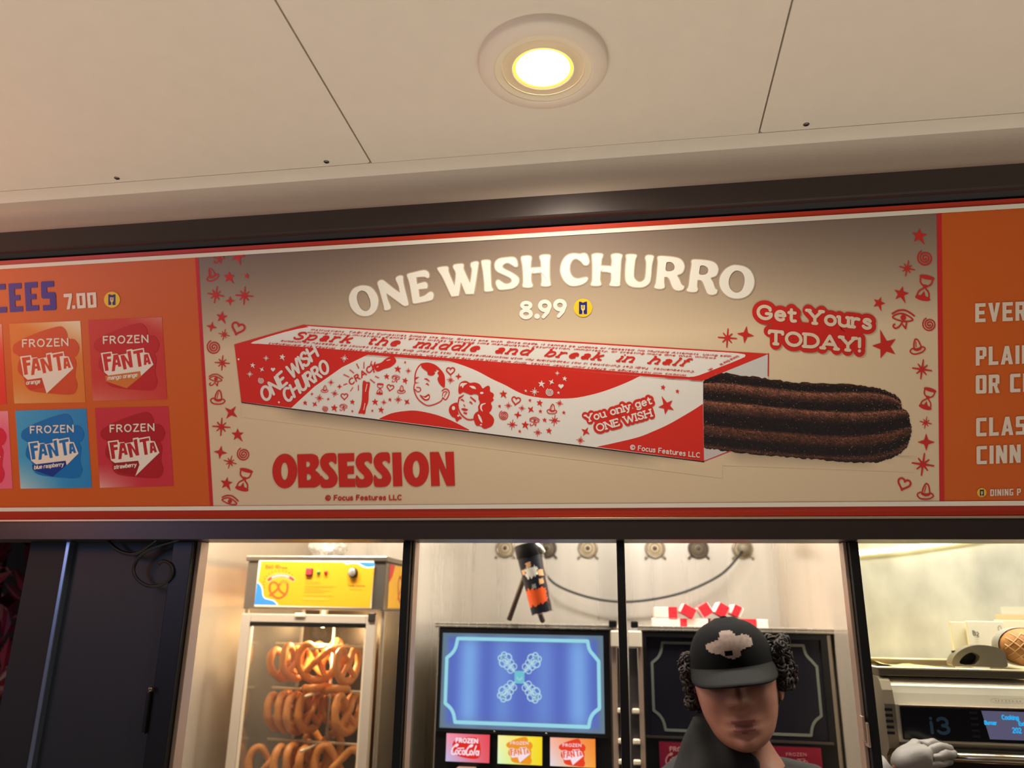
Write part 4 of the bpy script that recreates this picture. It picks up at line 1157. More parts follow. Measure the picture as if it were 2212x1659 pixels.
a = Art(FS, L0 * 2.6)
text(a, 'Spark the middle and break in half', (634, 731.8), (16.5, 1.13), (15, -13.5), 3.9, BR, serif=True, n=5, fit=51.2, track=.36, space=.95)
a.build('box_top_lettering', box)
a = Art(FS, L0 * 2.6)
TR = (214, 66, 56)
for s, o, ad, up, fit in (
        ('Instructions: TABI Cat Curiosities Simple the Only: Grants one wish. Once made, it cannot be undone or repeated. No Multiple Attempts: Using addi', (672, 713.5), (1, .0633), (3.6, -3.0), 905),
        ('wishing! Wish Limitations: Cannot grant wishes involving time manipulation, resurrection, immortality, or creating more One Wish Willows', (664, 719), (1, .0633), (3.8, -3.0), 880),
        ('Consequences: TABI Cat Curiosities is not responsible for wish misinterpretations, loss of your One Wish, that cannot be repeated or undone', (1500, 801.3), (-1, -.0745), (-4.2, 3.2), 890),
        ('Willows will not change or affect your other wishes. Only one wish per life per person. Consult Long-Term Effects: Wishes are permanent', (1484, 809.6), (-1, -.077), (-4.2, 3.2), 900)):
    k = abs(up[1]) * 1.45
    text(a, s, o, (ad[0] * k, ad[1] * k), up, 1.15, TR, n=2, butt=True, fit=fit / k, track=.3, space=.5)
text(a, 'tional One W', (1592, 768), (-4.6, 2.2), (5.4, 2.4), 1.1, TR, n=2, butt=True, track=.3)
text(a, 'ish', (1536, 795), (-4.6, 2.2), (5.4, 2.4), 1.1, TR, n=2, butt=True, track=.3)
a.build('small_print_lettering', box)
a = Art(FS, L0 * 2.6, T=YG)
text(a, '\u00a9 Focus Features LLC', (972, 1108), (74, 8.6), (4, -72), 15, (236, 222, 216), n=6, fit=14.9, track=.26, space=.5)
a.build('box_copyright_lettering', box)

# ---- printed churro
RT = Z(1480, 450, 2.5137)
CB, CD, CM = (134, 84, 64), (26, 17, 18), (66, 40, 32)
keys = [
    ([(98, 940), (170, 893), (300, 905), (450, 925), (600, 945), (750, 950), (900, 955), (1010, 970), (1090, 990), (1150, 1022), (1168, 1045)], CM),
    ([(98, 944), (180, 915), (300, 930), (450, 945), (600, 962), (750, 970), (900, 972), (1010, 985), (1090, 1002), (1145, 1030), (1170, 1055)], CD),
    ([(98, 948), (180, 942), (300, 952), (450, 968), (600, 985), (750, 994), (900, 992), (1010, 995), (1090, 1010), (1145, 1036), (1170, 1060)], CD),
    ([(98, 952), (180, 953), (300, 965), (450, 985), (600, 1000), (750, 1008), (900, 1006), (1010, 1010), (1090, 1020), (1150, 1042), (1172, 1066)], CB),
    ([(98, 985), (180, 988), (300, 1000), (450, 1020), (600, 1035), (750, 1042), (900, 1040), (1010, 1038), (1090, 1044), (1150, 1058), (1173, 1076)], CM),
    ([(98, 1000), (180, 1005), (300, 1020), (450, 1042), (600, 1055), (750, 1064), (900, 1068), (1010, 1066), (1090, 1068), (1150, 1076), (1173, 1086)], CD),
    ([(98, 1036), (180, 1044), (300, 1052), (450, 1070), (600, 1084), (750, 1094), (900, 1100), (1010, 1096), (1090, 1090), (1160, 1088), (1190, 1094)], CD),
    ([(98, 1048), (180, 1056), (300, 1066), (450, 1082), (600, 1096), (750, 1108), (900, 1116), (1010, 1112), (1090, 1106), (1160, 1100), (1205, 1102)], CB),
    ([(98, 1085), (180, 1092), (300, 1104), (450, 1118), (600, 1130), (750, 1142), (900, 1148), (1010, 1144), (1090, 1136), (1160, 1126), (1216, 1122)], CM),
    ([(98, 1112), (180, 1122), (300, 1134), (450, 1148), (600, 1160), (750, 1170), (900, 1174), (1010, 1168), (1090, 1160), (1160, 1146), (1214, 1140)], CD),
    ([(98, 1165), (180, 1176), (300, 1190), (450, 1204), (600, 1216), (750, 1226), (900, 1228), (1010, 1222), (1090, 1210), (1160, 1194), (1224, 1176)], CD),
    ([(98, 1180), (180, 1192), (300, 1206), (450, 1220), (600, 1232), (750, 1244), (900, 1246), (1010, 1238), (1090, 1226), (1160, 1208), (1227, 1190)], (96, 56, 42)),
    ([(98, 1215), (180, 1226), (300, 1240), (450, 1254), (600, 1266), (750, 1276), (900, 1278), (1010, 1272), (1090, 1262), (1160, 1242), (1226, 1216)], CM),
    ([(98, 1235), (180, 1246), (300, 1262), (450, 1278), (600, 1290), (750, 1300), (900, 1302), (1010, 1296), (1090, 1284), (1160, 1262), (1222, 1236)], CD),
    ([(98, 1270), (180, 1284), (300, 1300), (450, 1314), (600, 1326), (750, 1336), (900, 1338), (1010, 1332), (1090, 1318), (1160, 1292), (1215, 1262)], CD),
    ([(98, 1290), (180, 1300), (300, 1316), (450, 1330), (600, 1342), (750, 1352), (900, 1356), (1010, 1352), (1090, 1340), (1160, 1312), (1208, 1280)], (84, 50, 38)),
    ([(98, 1302), (180, 1312), (300, 1326), (450, 1342), (600, 1354), (750, 1366), (900, 1378), (1010, 1380), (1090, 1366), (1160, 1334), (1202, 1294)], CD),
]
M = 90
kr = []
for pl, c in keys:
    q = sm(pl, 9, False)
    kr.append(([q[min(len(q) - 1, round(j * (len(q) - 1) / M))] for j in range(M + 1)], c))
rows, cols = [], []
for i in range(len(kr) - 1):
    for s in range(3):
        t = s / 3
        rows.append([(p[0] + (q[0] - p[0]) * t, p[1] + (q[1] - p[1]) * t) for p, q in zip(kr[i][0], kr[i + 1][0])])
        cols.append([mixc(kr[i][1], kr[i + 1][1], t)] * (M + 1))
rows.append(kr[-1][0]); cols.append([kr[-1][1]] * (M + 1))
rj = random.Random(3)
for i, r in enumerate(rows):
    edge = i in (0, len(rows) - 1)
    for j in range(M + 1):
        amp = 4.5 if edge else 2.2
        tip = 3.5 if j >= M - 1 else 0
        x, y = r[j]
        r[j] = (x + (rj.uniform(-tip, tip) if j else 0), y + (rj.uniform(-amp, amp) if j else 0))
        cols[i] = list(cols[i])
        gq = rj.uniform(.78, 1.28)
        cols[i][j] = tuple(max(4, min(255, v * gq)) for v in cols[i][j])
CHP = mat_vcol('churro_print', rough=0.42, grain=0.75, grain_scale=520, bump=0.10, bump_scale=420)
a = Art(FS, L0 * 1.7, T=RT).grid(rows, cols, CHP)
ch = a.build('churro_picture', board)
a = Art(FS, L0 * 2.3, T=RT)
for i in range(900):                      # loose sugar grains
    rr = rj.randrange(1, len(rows) - 1); jj = rj.randrange(1, M)
    x, y = rows[rr][jj]
    x += rj.uniform(-7, 7); y += rj.uniform(-5, 5)
    s = rj.uniform(.9, 2.4)
    a.poly([(x - s, y), (x, y - s), (x + s, y), (x, y + s)], rj.choice([(176, 118, 92), (140, 88, 66), (206, 160, 134)]))
a.build('sugar_print', ch)

# ---- film title and its notice
OB = Z(580, 960, 5.267)
TRED = (206, 40, 30)
a = Art(FS, L0 * 2.2, T=OB)
a.poly(arc(190, 302, 141, 196, 0, 352, 44), TRED, holes=[arc(187, 304, 40, 100, 0, 350, 35)])
a.poly([(330, 112)] + sm([(500, 108), (555, 130), (578, 195), (568, 250), (530, 290)], 4, False) + sm([(532, 294), (585, 340), (600, 400), (585, 458), (528, 488)], 4, False) + [(345, 490)], TRED,
       holes=[[(432, 192)] + sm([(450, 192), (470, 202), (478, 225), (468, 250), (450, 257)], 3, False) + [(433, 258)], [(438, 335)] + sm([(460, 335), (482, 348), (490, 370), (480, 398), (460, 407)], 3, False) + [(440, 408)]])
sp = sm([(770, 112), (775, 222), (735, 196), (708, 194), (690, 212), (700, 242), (758, 308), (790, 378), (780, 440), (740, 480), (680, 492), (601, 478), (598, 356), (640, 396), (675, 400), (690, 382), (680, 352), (620, 290), (592, 220), (600, 158), (640, 112), (700, 98)], 4)
for dx, dy in ((0, 0), (403, -5), (608, -9)):
    a.poly([(x + dx, y + dy) for x, y in sp], TRED)
a.poly([(792, 103), (978, 98), (980, 190), (895, 193), (898, 247), (975, 243), (977, 335), (900, 338), (903, 390), (990, 390), (993, 482), (808, 484)], TRED)
a.poly([(1410, 92), (1513, 90), (1527, 472), (1423, 476)], TRED)
a.poly(arc(1684, 280, 145, 199, 0, 352, 44), TRED, holes=[arc(1683, 280, 40, 101, 0, 350, 35)])
a.poly([(1838, 87), (1938, 85), (2028, 300), (2012, 85), (2110, 82), (2125, 468), (2030, 470), (1940, 258), (1953, 470), (1855, 472)], TRED)
a.build('title_lettering', board)
a = Art(FS, L0 * 2.2, T=OB)
text(a, '\u00a9 Focus Features LLC', (655, 634), (56, -.4), (-1, -52), 13, (196, 48, 40), n=6, fit=15.4, track=.26, space=.5)
a.build('copyright_lettering', board)

# ---- left menu: heading, price, flavour tiles
A2 = Z(0, 580, 5.53)
a = Art(FS, L0 * 2.2, T=A2)
BLUE = (12, 24, 146)
a.poly([(-92, 205), (-80, 193), (70, 183), (72, 250), (-22, 256), (-12, 464), (88, 457), (88, 525), (-66, 535), (-80, 522)], BLUE)
for dx, dy in ((0, 0), (192, -13)):
    a.poly([(x + dx, y + dy) for x, y in [(108, 183), (260, 173), (262, 240), (180, 246), (183, 320), (245, 316), (248, 380), (186, 385), (190, 455), (278, 450), (280, 513), (127, 523)]], BLUE)
a.poly([(495, 170), (512, 155), (650, 150), (650, 218), (565, 225), (568, 285), (655, 283), (672, 305), (680, 480), (662, 497), (522, 503), (520, 440), (605, 435), (602, 358), (518, 360), (502, 342)], BLUE)
a.poly([(-205, 212), (-130, 206), (-110, 532), (-186, 539)], BLUE)
a.build('heading_lettering', board)
a = Art(FS, L0 * 2.2, T=A2)
W2 = (238, 226, 214)
a.poly([(768, 305), (866, 297), (870, 330), (842, 487), (805, 490), (832, 342), (770, 346)], W2)
a.poly([(870, 443), (908, 440), (910, 480), (873, 483)], W2)
for dx, dy in ((0, 0), (128, -7)):
    a.poly(sm([(920, 310), (938, 298), (1012, 292), (1026, 305), (1034, 455), (1020, 472), (950, 478), (932, 466)], 2), W2, holes=[[(958, 327), (990, 324), (998, 440), (966, 444)]] if False else [[(x, y) for x, y in [(957, 328), (988, 325), (996, 438), (966, 442)]]], T=lambda x, y, dx=dx, dy=dy: A2(x + dx, y + dy))
a.build('price_lettering', board)
badge(243.3, 647.5, 17.3)

SPL = [(330, 820), (500, 752), (700, 695), (770, 712), (812, 780), (818, 838), (900, 850), (955, 940), (930, 1030), (895, 1060), (920, 1130), (905, 1290), (932, 1380), (915, 1460), (850, 1505), (560, 1488), (380, 1460), (312, 1400), (296, 1310), (225, 1230), (225, 1140), (245, 1060), (168, 1000), (170, 920), (235, 870)]
LOGO = [(250, 1052), (383, 1035), (390, 1066), (452, 1060), (468, 1078), (566, 1058), (560, 1015), (628, 1003), (632, 1015), (770, 990), (780, 1046), (830, 1052), (888, 1192)]
LET = [([(270, 1065), (370, 1052), (375, 1092), (324, 1099), (328, 1126), (372, 1120), (375, 1156), (333, 1163), (345, 1265), (302, 1272)], None),
       ([(402, 1075), (458, 1067), (500, 1215), (462, 1221), (455, 1196), (430, 1199), (420, 1270), (382, 1275)], [(434, 1135), (443, 1135), (452, 1165), (430, 1168)]),
       ([(486, 1082), (530, 1073), (592, 1160), (568, 1034), (612, 1022), (640, 1224), (602, 1230), (546, 1138), (564, 1246), (526, 1254)], None),
       ([(640, 1030), (760, 1007), (765, 1044), (722, 1051), (746, 1214), (706, 1221), (682, 1058), (645, 1066)], None),
       ([(772, 1072), (820, 1062), (860, 1184), (828, 1190), (820, 1166), (804, 1169), (802, 1194), (772, 1200)], [(804, 1112), (809, 1111), (815, 1138), (804, 1141)])]


def flavour(art_frame, name, tile, cfun, splash, letter, Tm, flav, flav_poly, logo_tail, parent, lift, printmat, inks, fl_org=(322, 1388), fl_fit=None, T0=None, w2=(242, 234, 220)):
    """tile > splash and logo prints; Tm maps the logo's own sheet onto this tile"""
    a = Art(art_frame, lift, T=T0, inks=inks)
    rows, cols = [], []
    n = 10
    (ax, ay), (bx, by), (cx, cy), (dx, dy) = tile
    for i in range(n + 1):
        t = i / n
        rows.append([((ax + (bx - ax) * s) * (1 - t) + (dx + (cx - dx) * s) * t, (ay + (by - ay) * s) * (1 - t) + (dy + (cy - dy) * s) * t) for s in [j / n for j in range(n + 1)]])
        cols.append([cfun(j / n, t) for j in range(n + 1)])
    a.grid(rows, cols, printmat)
    o = a.build(name, parent)
    return o, Tm


def flavour_art(o, art_frame, Tm, splash, letter, flav, flav_poly, flav_rgb, tail, lift, inks, fl_org, fl_fit, w2=(242, 234, 220), words=True, reg=True):
    if words is not None:
        a = Art(art_frame, lift, T=Tm, inks=inks)
        if splash: a.poly(sm(SPL, 4), splash)
        if flav_poly: a.poly(flav_poly, flav_rgb)
        a.build('splash_print', o)
    a = Art(art_frame, lift * 1.25, T=Tm, inks=inks)
    a.poly(LOGO + tail, w2)
    for pl, h in LET:
        a.poly(pl, letter, holes=[h] if h else ())
    a.build('logo_print', o)
    a = Art(art_frame, lift * 1.25, T=Tm, inks=inks)
    text(a, 'FROZEN', (284, 938), (86, -3.0), (-3, -84), 16, w2, n=6, fit=6.25, track=.34)
    a.build('flavour_lettering', o)
    a = Art(art_frame, lift * 1.25, T=Tm, inks=inks)
    if flav:
        text(a, flav, fl_org, (46, -5.2), (5, -46), 10, w2, n=4, fit=fl_fit, track=.2)
    if a.verts:
        a.build('flavour_lettering', o)


def shift(dx, dy, sx=1.0, ox=250, oy=1052, skew=0.0):
    """the logo crop moved so that its left top corner lands at dx, dy (image pixels)"""
    return lambda x, y: (dx + (x - ox) * sx / 5.53, dy + (y - oy) * sx / 5.53 + skew * (x - ox) / 5.53)


def grad4(tl, tr, br, bl):
    return lambda s, t: mixc(mixc(tl, tr, s), mixc(bl, br, s), t)


TP = PRINT
OR1 = (226, 130, 50)
tiles = [
    ('flavour_tile', [(21, 699.5), (174.5, 693), (186, 869), (32, 871.5)], lambda s, t: mixc(mixc(OR1, (238, 222, 190), max(0, s * 1.3 - t * 2.6 - .1)), (232, 180, 120), 3 * max(0, t - .72) * max(0, 1 - s)),
     (214, 78, 36), (214, 74, 38), shift(45.2, 770.2), 'orange', [(290, 1312), (508, 1305), (545, 1420), (360, 1450)], (206, 60, 36), [(568, 1492), (510, 1305), (340, 1330), (292, 1285)], (326, 1386), 3.5),
    ('flavour_tile', [(191.5, 691.5), (350.5, 685), (362, 862), (202, 866)], lambda s, t: mixc(mixc((208, 58, 50), (224, 140, 122), max(0, (s - .45) * 1.6 - t * 4)), (226, 130, 110), 3 * max(0, t - .75) * max(0, 1.1 - s)),
     (196, 36, 34), (206, 44, 38), shift(219.7, 762.5, .983), 'mango orange', [(300, 1330), (735, 1268), (744, 1330), (560, 1480), (310, 1395)], (216, 124, 50), [(738, 1330), (728, 1272), (340, 1325), (292, 1285)], (335, 1378), 7.7),
    ('flavour_tile', [(34, 887), (187.5, 882.5), (199.5, 1053), (45.5, 1055.5)], lambda s, t: mixc(mixc((70, 170, 222), (40, 140, 206), s), (214, 226, 226), 2.2 * max(0, t - .62) * max(0, 1 - s * 1.6)),
     (10, 118, 196), (24, 116, 190), shift(62.4, 955, .945), 'blue raspberry', [(300, 1340), (725, 1283), (735, 1340), (560, 1490), (308, 1400)], (22, 56, 150), [(738, 1342), (726, 1284), (352, 1330), (292, 1285)], (330, 1392), 8.0),
    ('flavour_tile', [(206, 881.5), (364.5, 877.5), (376, 1049), (217, 1053.5)], lambda s, t: mixc((206, 52, 66), (240, 190, 180), 3 * max(0, t - .7) * max(0, 1 - s * 1.8)),
     (178, 26, 34), (186, 36, 40), shift(234.2, 953, .968), 'strawberry', [(310, 1318), (628, 1290), (646, 1340), (585, 1475), (380, 1430)], (160, 18, 26), [(592, 1480), (642, 1340), (628, 1290), (340, 1318), (292, 1285)], (330, 1392), 5.9),
    ('flavour_tile', [(-155, 706), (5, 700), (15.5, 872.5), (-146, 878)], lambda s, t: mixc((232, 60, 44), (238, 200, 180), max(0, s * .8 - t * 2.2)), (206, 40, 36), (206, 44, 38), shift(-132, 783), None, None, None, [(520, 1440), (480, 1305), (340, 1330), (292, 1285)], (0, 0), 1),
    ('flavour_tile', [(-142, 893), (18.5, 887.5), (28.5, 1055), (-132, 1060)], lambda s, t: mixc((240, 110, 140), (244, 190, 190), max(0, s * .6 - t * 2.2)), (222, 40, 66), (214, 40, 60), shift(-112, 962), None, None, None, [(520, 1440), (480, 1305), (340, 1330), (292, 1285)], (0, 0), 1)]
for nm, tile, cf, spl, letter, Tm, fl, fp, frgb, tail, fo, ff in tiles:
    o, _ = flavour(FS, nm, tile, cf, spl, letter, Tm, fl, fp, tail, board, L0 * 1.6, TP, ink)
    flavour_art(o, FS, Tm, spl, letter, fl, fp, frgb, tail, L0 * 2.2, ink, fo, ff)

# ---- right menu
RM = Z(2040, 620, 3.4535)
a = Art(FS, L0 * 2.2, T=RM)
W3 = (232, 216, 200)
for s, x, y, h in (('EVERY', 226, 264, 141), ('PLAIN', 230, 586, 138), ('OR CINN', 230, 796, 138), ('CLASSIC', 233, 1114, 138), ('CINN', 236, 1322, 136)):
    block(a, s, (x, y), (138, -5.5), (0, -h), W3, track=.13)
    a.build('menu_lettering', board)
    a = Art(FS, L0 * 2.2, T=RM)
block(a, 'DINING P', (338, 1558), (50, -1.5), (0, -50), W3, track=.13)
a.build('menu_lettering', board)
badge(2119.6, 1063.5, 10)

# ------------------------------------------------------------------ kitchen behind the windows
M_PLASTIC_B = mat('black_plastic', (20, 19, 19), rough=0.35)
M_GLOW = mat_vcol('lit_panel', rough=0.3, emit=0.85)


def lit(k):
    def f(rgb):
        return mat('lit_%d_%d_%d_%d' % (tuple(int(v) for v in rgb) + (int(k * 100),)), (20, 20, 20), rough=0.3, emit=rgb, emit_k=k)
    return f


# ---------------- frozen drink machines
def screen_outline(W, H):
    return sm([(.095 * W, .06 * H), (.905 * W, .06 * H)], 1, False) + sm([(.905 * W, .06 * H), (.916 * W, .15 * H), (.945 * W, .215 * H), (.97 * W, .27 * H)], 4, False) + \
        sm([(.97 * W, .27 * H), (.97 * W, .75 * H)], 1, False) + sm([(.97 * W, .75 * H), (.935 * W, .80 * H), (.915 * W, .86 * H), (.905 * W, .94 * H)], 4, False) + \
        sm([(.905 * W, .94 * H), (.095 * W, .94 * H)], 1, False) + sm([(.095 * W, .94 * H), (.085 * W, .86 * H), (.065 * W, .80 * H), (.03 * W, .75 * H)], 4, False) + \
        sm([(.03 * W, .75 * H), (.03 * W, .27 * H)], 1, False) + sm([(.03 * W, .27 * H), (.065 * W, .215 * H), (.085 * W, .15 * H), (.095 * W, .06 * H)], 4, False)


def drink_machine(dx, on, label):
    X = lambda x: x + dx
    m = thing('frozen_drink_machine', label, 'drink machine', (X(-0.28), 2.3, 0.90), 'frozen drink machines')
    b = MB(); b.box(X(-0.505), X(-0.055), 2.010, 2.540, 0.902, 1.5620, bev=0.004)
    b.build('body', M_STEEL if on else M_STEEL, m)
    b = MB(); b.box(X(-0.509), X(-0.050), 1.992, 2.545, 1.5625, 1.5690, bev=0.002)
    b.box(X(-0.509), X(-0.050), 1.992, 1.998, 1.5690, 1.5740, bev=0.001)
    b.build('top_tray', M_STEEL, m)
    # black front with a window for the display
    b = MB()
    x0, x1, z0, z1, sx0, sx1, sz0, sz1 = X(-0.497), X(-0.070), 0.98, 1.5615, X(-0.489), X(-0.085), 1.3275, 1.549
    b.box(x0, x1, 1.994, 2.0095, sz1, z1); b.box(x0, x1, 1.994, 2.0095, z0, sz0)
    b.box(x0, sx0, 1.994, 2.0095, sz0, sz1); b.box(sx1, x1, 1.994, 2.0095, sz0, sz1)
    b.build('front_frame', M_PLASTIC_B, m)
    W, H = sx1 - sx0, sz1 - sz0
    fr = Frame((sx0, 2.0025, sz1), (1, 0, 0), (0, 0, -1), (0, -1, 0))
    inks = lit(0.98) if on else ink
    a = Art(fr, 0.0, inks=inks)
    if on:
        rows, cols = [], []
        ny, nx = 14, 64
        for i in range(ny + 1):
            t = i / ny
            rows.append([(W * j / nx, H * t) for j in range(nx + 1)])
            rr = []
            for j in range(nx + 1):
                s = j / nx
                v = .5 + .5 * math.sin((s * 5.2 + .55) * 2 * PI * .86)
                c = mixc((86, 108, 196), (122, 168, 232), v * (.65 + .35 * math.sin(s * 9)))
                c = mixc(c, (92, 104, 186), max(0, abs(t - .5) * 1.2 - .35))
                e_ = min(s, 1 - s) / .05
                f_ = min(t, 1 - t) / .08
                if e_ < 1 or f_ < 1:
                    c = mixc((104, 126, 140), c, min(e_, f_) ** 2)
                rr.append(c)
            cols.append(rr)
        a.grid(rows, cols, mat_vcol('screen_glow', rough=0.25, emit=0.92))
    else:
        a.poly([(0, 0), (W, 0), (W, H), (0, H)], mat('dark_screen', (27, 26, 34), rough=0.25))
    ds = a.build('display_screen', m)
    a = Art(fr, 0.0008, inks=inks)
    line = (150, 214, 228) if on else (118, 122, 110)
    a.stroke(screen_outline(W, H), 0.0085 if on else 0.0062, line, n=6, closed=True)
    a.build('border_line', ds)
    if on:
        a = Art(fr, 0.0009, inks=inks)
        cx, cy = .488 * W, .455 * H
        P = (176, 212, 226); D = (96, 150, 176)
        for ax, ay in ((1, 1), (1, -1), (-1, 1), (-1, -1)):
            for d, r, w in ((.020, .010, .0022), (.029, .0105, .0022), (.0385, .0135, .0030), (.047, .0095, .0026)):
                for o in (-1, 1):
                    px, py = cx + ax * d * .92 + o * ay * r * .42, cy + ay * d * 1.0 - o * ax * r * .42
                    a.stroke(arc(px, py, r * .72, r * .72, 0, 360, 16), w, P, n=4)
                a.stroke(arc(cx + ax * d * .92, cy + ay * d, r * .5, r * .5, 0, 360, 12), w * .8, P, n=4)
            a.stroke([(cx + ax * .012, cy + ay * .012), (cx + ax * .044, cy + ay * .048)], .004, P, n=4)
            doodle(a, 'spark', cx + ax * .041, cy + ay * .045, .008, D, 45)
        a.poly([(cx - .0125, cy - .0145), (cx + .0125, cy - .0145), (cx + .0125, cy + .0145), (cx - .0125, cy + .0145)], (110, 190, 206))
        a.stroke(arc(cx, cy, .006, .006, 0, 360, 12), .002, P, n=4)
        a.build('snowflake_ornament', ds)
    # three flavour buttons
    for k, (bx, cf, spl, letter, cola) in enumerate((
            (-0.469, grad4((250, 150, 170), (232, 70, 80), (236, 84, 96), (190, 190, 230)), (226, 38, 30), (226, 60, 60), True),
            (-0.342, grad4((255, 246, 170), (250, 220, 20), (250, 215, 20), (220, 250, 200)), (240, 150, 30), (236, 130, 40), False),
            (-0.216, grad4((252, 180, 160), (245, 130, 40), (250, 160, 50), (230, 220, 230)), (232, 62, 30), (236, 90, 60), False))):
        bx0, bx1, bz0, bz1 = X(bx), X(bx + .110), 1.2535, 1.3185
        if not on:
            cf = grad4((128, 22, 48), (140, 24, 44), (130, 20, 40), (120, 26, 62))
            spl, letter = (122, 18, 34), (120, 18, 36)
        b = MB(); b.prism(rounded_rect(bx0, bx1, bz0, bz1, .005), 'Y', 1.9885, 1.9938)
        bt = b.build('flavour_button', M_PLASTIC_B, m)
        f2 = Frame((bx0, 1.9883, bz1), (1, 0, 0), (0, 0, -1), (0, -1, 0))
        bw, bh = bx1 - bx0, bz1 - bz0
        ik = lit(0.95) if on else ink
        o, _ = flavour(f2, 'button_face', [(.0015, .0015), (bw - .0015, .0015), (bw - .0015, bh - .0015), (.0015, bh - .0015)], cf, None, None, None, None, None, None, bt, 0.0002,
                       mat_vcol('button_glow', rough=0.3, emit=0.95) if on else PRINT, ik)
        w2 = (250, 226, 236) if on else (196, 130, 130)
        if cola:
            # parts may only go one level deeper than the button, so the lettering hangs on the button itself
            a = Art(f2, 0.0006, inks=ik)
            a.poly(sm([(.024, .016), (.07, .008), (.084, .02), (.086, .048), (.07, .056), (.03, .05), (.018, .034)], 4), spl)
            a.build('splash_print', bt)
            a = Art(f2, 0.0010, inks=ik)
            text(a, 'FROZEN', (.026, .0205), (.0096, 0), (0, -.0085), .0030, w2, n=5, fit=5.5, track=.3)
            for ox in (.014, .050):
                a.stroke(sm([(ox + .012, .030), (ox + .017, .0265), (ox + .013, .0255), (ox + .004, .035), (ox + .002, .0455), (ox + .007, .0475), (ox + .012, .044)], 4, False), .0034, w2, n=5)
            a.stroke(arc(.0285, .0425, .0032, .0048, 0, 360, 10), .0028, w2, n=5)
            a.stroke(arc(.0370, .0425, .0032, .0048, 50, 310, 10), .0028, w2, n=5)
            a.stroke(arc(.0450, .0425, .0030, .0048, 0, 360, 10), .0028, w2, n=5)
            a.stroke([(.0490, .0375), (.0480, .0475)], .0026, w2, n=5)
            a.stroke(arc(.0640, .0425, .0034, .0048, 0, 360, 10), .0028, w2, n=5)
            a.stroke(sm([(.0700, .0475), (.0725, .037), (.0760, .0265)], 4, False), .0028, w2, n=5)
            a.stroke(arc(.0785, .0425, .0030, .0048, 0, 360, 10), .0028, w2, n=5)
            a.stroke([(.0828, .0375), (.0822, .0475)], .0026, w2, n=5)
            a.stroke([(.030, .034), (.046, .033)], .0022, w2, n=5)
            a.build('cola_lettering', bt)
        else:
            s_ = .0000800
            Tm = lambda x, y: (bw * .5 + (x - 570) * s_, bh * .5 + (y - 1100) * s_ * .92)
            flavour_art(bt, f2, Tm, spl if on else None, letter, None, None, None, [(568, 1470), (510, 1305), (340, 1330), (292, 1285)], 0.0008, ik, (0, 0), 1, w2=w2, reg=False)
    for q in (-0.350, -0.224):
        b = MB(); b.ball((X(q), 1.9925, 1.3235), .003, u=10, v=8)
        b.build('indicator', M_SCREW, m)
    b = MB(); b.box(X(-0.497), X(-0.078), 1.9900, 1.9938, 1.3195 if on else 1.3240, 1.3215 if on else 1.3290)
    b.build('trim_line', M_SCREW if not on else M_PLASTIC_B, m)
    # taps under the buttons
    for q in (-0.414, -0.287, -0.161):
        b = MB(); b.box(X(q) - .024, X(q) + .024, 1.955, 1.9935, 1.19, 1.245, bev=.004)
        t = b.build('tap', mat('tap_plastic', (150, 120, 112), rough=.4), m)
        b = MB(); b.box(X(q) - .006, X(q) + .006, 1.945, 1.9545, 1.15, 1.235, bev=.002)
        b.build('tap_lever', mat('tap_red', (170, 30, 30), rough=.4), t)
    # hinge rail on the side towards the other machine
    s = 1 if on else -1
    e0 = X(-0.0665) if on else X(-0.5105)
    M_RAIL = mat('rail_beige', (176, 152, 132), rough=.4, metal=.2)
    b = MB()
    if on: b.box(-0.0645, -0.0530, 1.9780, 1.9935, 0.98, 1.5610, bev=.001)
    else: b.box(-0.0020, 0.0085, 1.9780, 1.9935, 0.98, 1.5610, bev=.001)
    rl_ = b.build('hinge_rail', M_RAIL, m)
    b = MB()
    if on: b.box(-0.0660, -0.0420, 1.9690, 1.9770, 1.5240, 1.5625, bev=.003)
    else: b.box(-0.0245, 0.0085, 1.9690, 1.9770, 1.5240, 1.5625, bev=.003)
    b.build('hinge_cap', mat('cap_cream', (240, 226, 200), rough=.4), rl_)
    b = MB()
    if on: b.box(-0.0700, -0.0500, 1.9720, 1.9900, 1.5700, 1.5860, bev=.003)
    else: b.box(-0.0170, 0.0010, 1.9720, 1.9900, 1.5690, 1.5850, bev=.003)
    b.build('hinge_block', M_PLASTIC_B, m)
    b = MB()
    if on: b.box(-0.0520, -0.0435, 1.985, 2.009, 0.98, 1.5230, bev=.001)
    else: b.box(-0.0240, -0.0030, 1.985, 2.000, 0.98, 1.5230, bev=.001)
    b.build('side_channel', mat('channel_grey', (66, 60, 58), rough=.5), m)
    for zz in (1.382, 1.316, 1.272):
        b = MB()
        if on: b.box(-0.0535, -0.0430, 1.9740, 1.9845, zz - .006, zz + .006, bev=.003)
        else: b.box(-0.0195, -0.0025, 1.9740, 1.9845, zz - .006, zz + .006, bev=.003)
        b.build('catch', mat('cap_cream', (240, 226, 200)), m)
    return m


drink_machine(0.0, True, 'black frozen drink machine with a glowing blue display and three lit buttons')
drink_machine(0.508, False, 'black frozen drink machine with a dark switched off display, behind the worker')

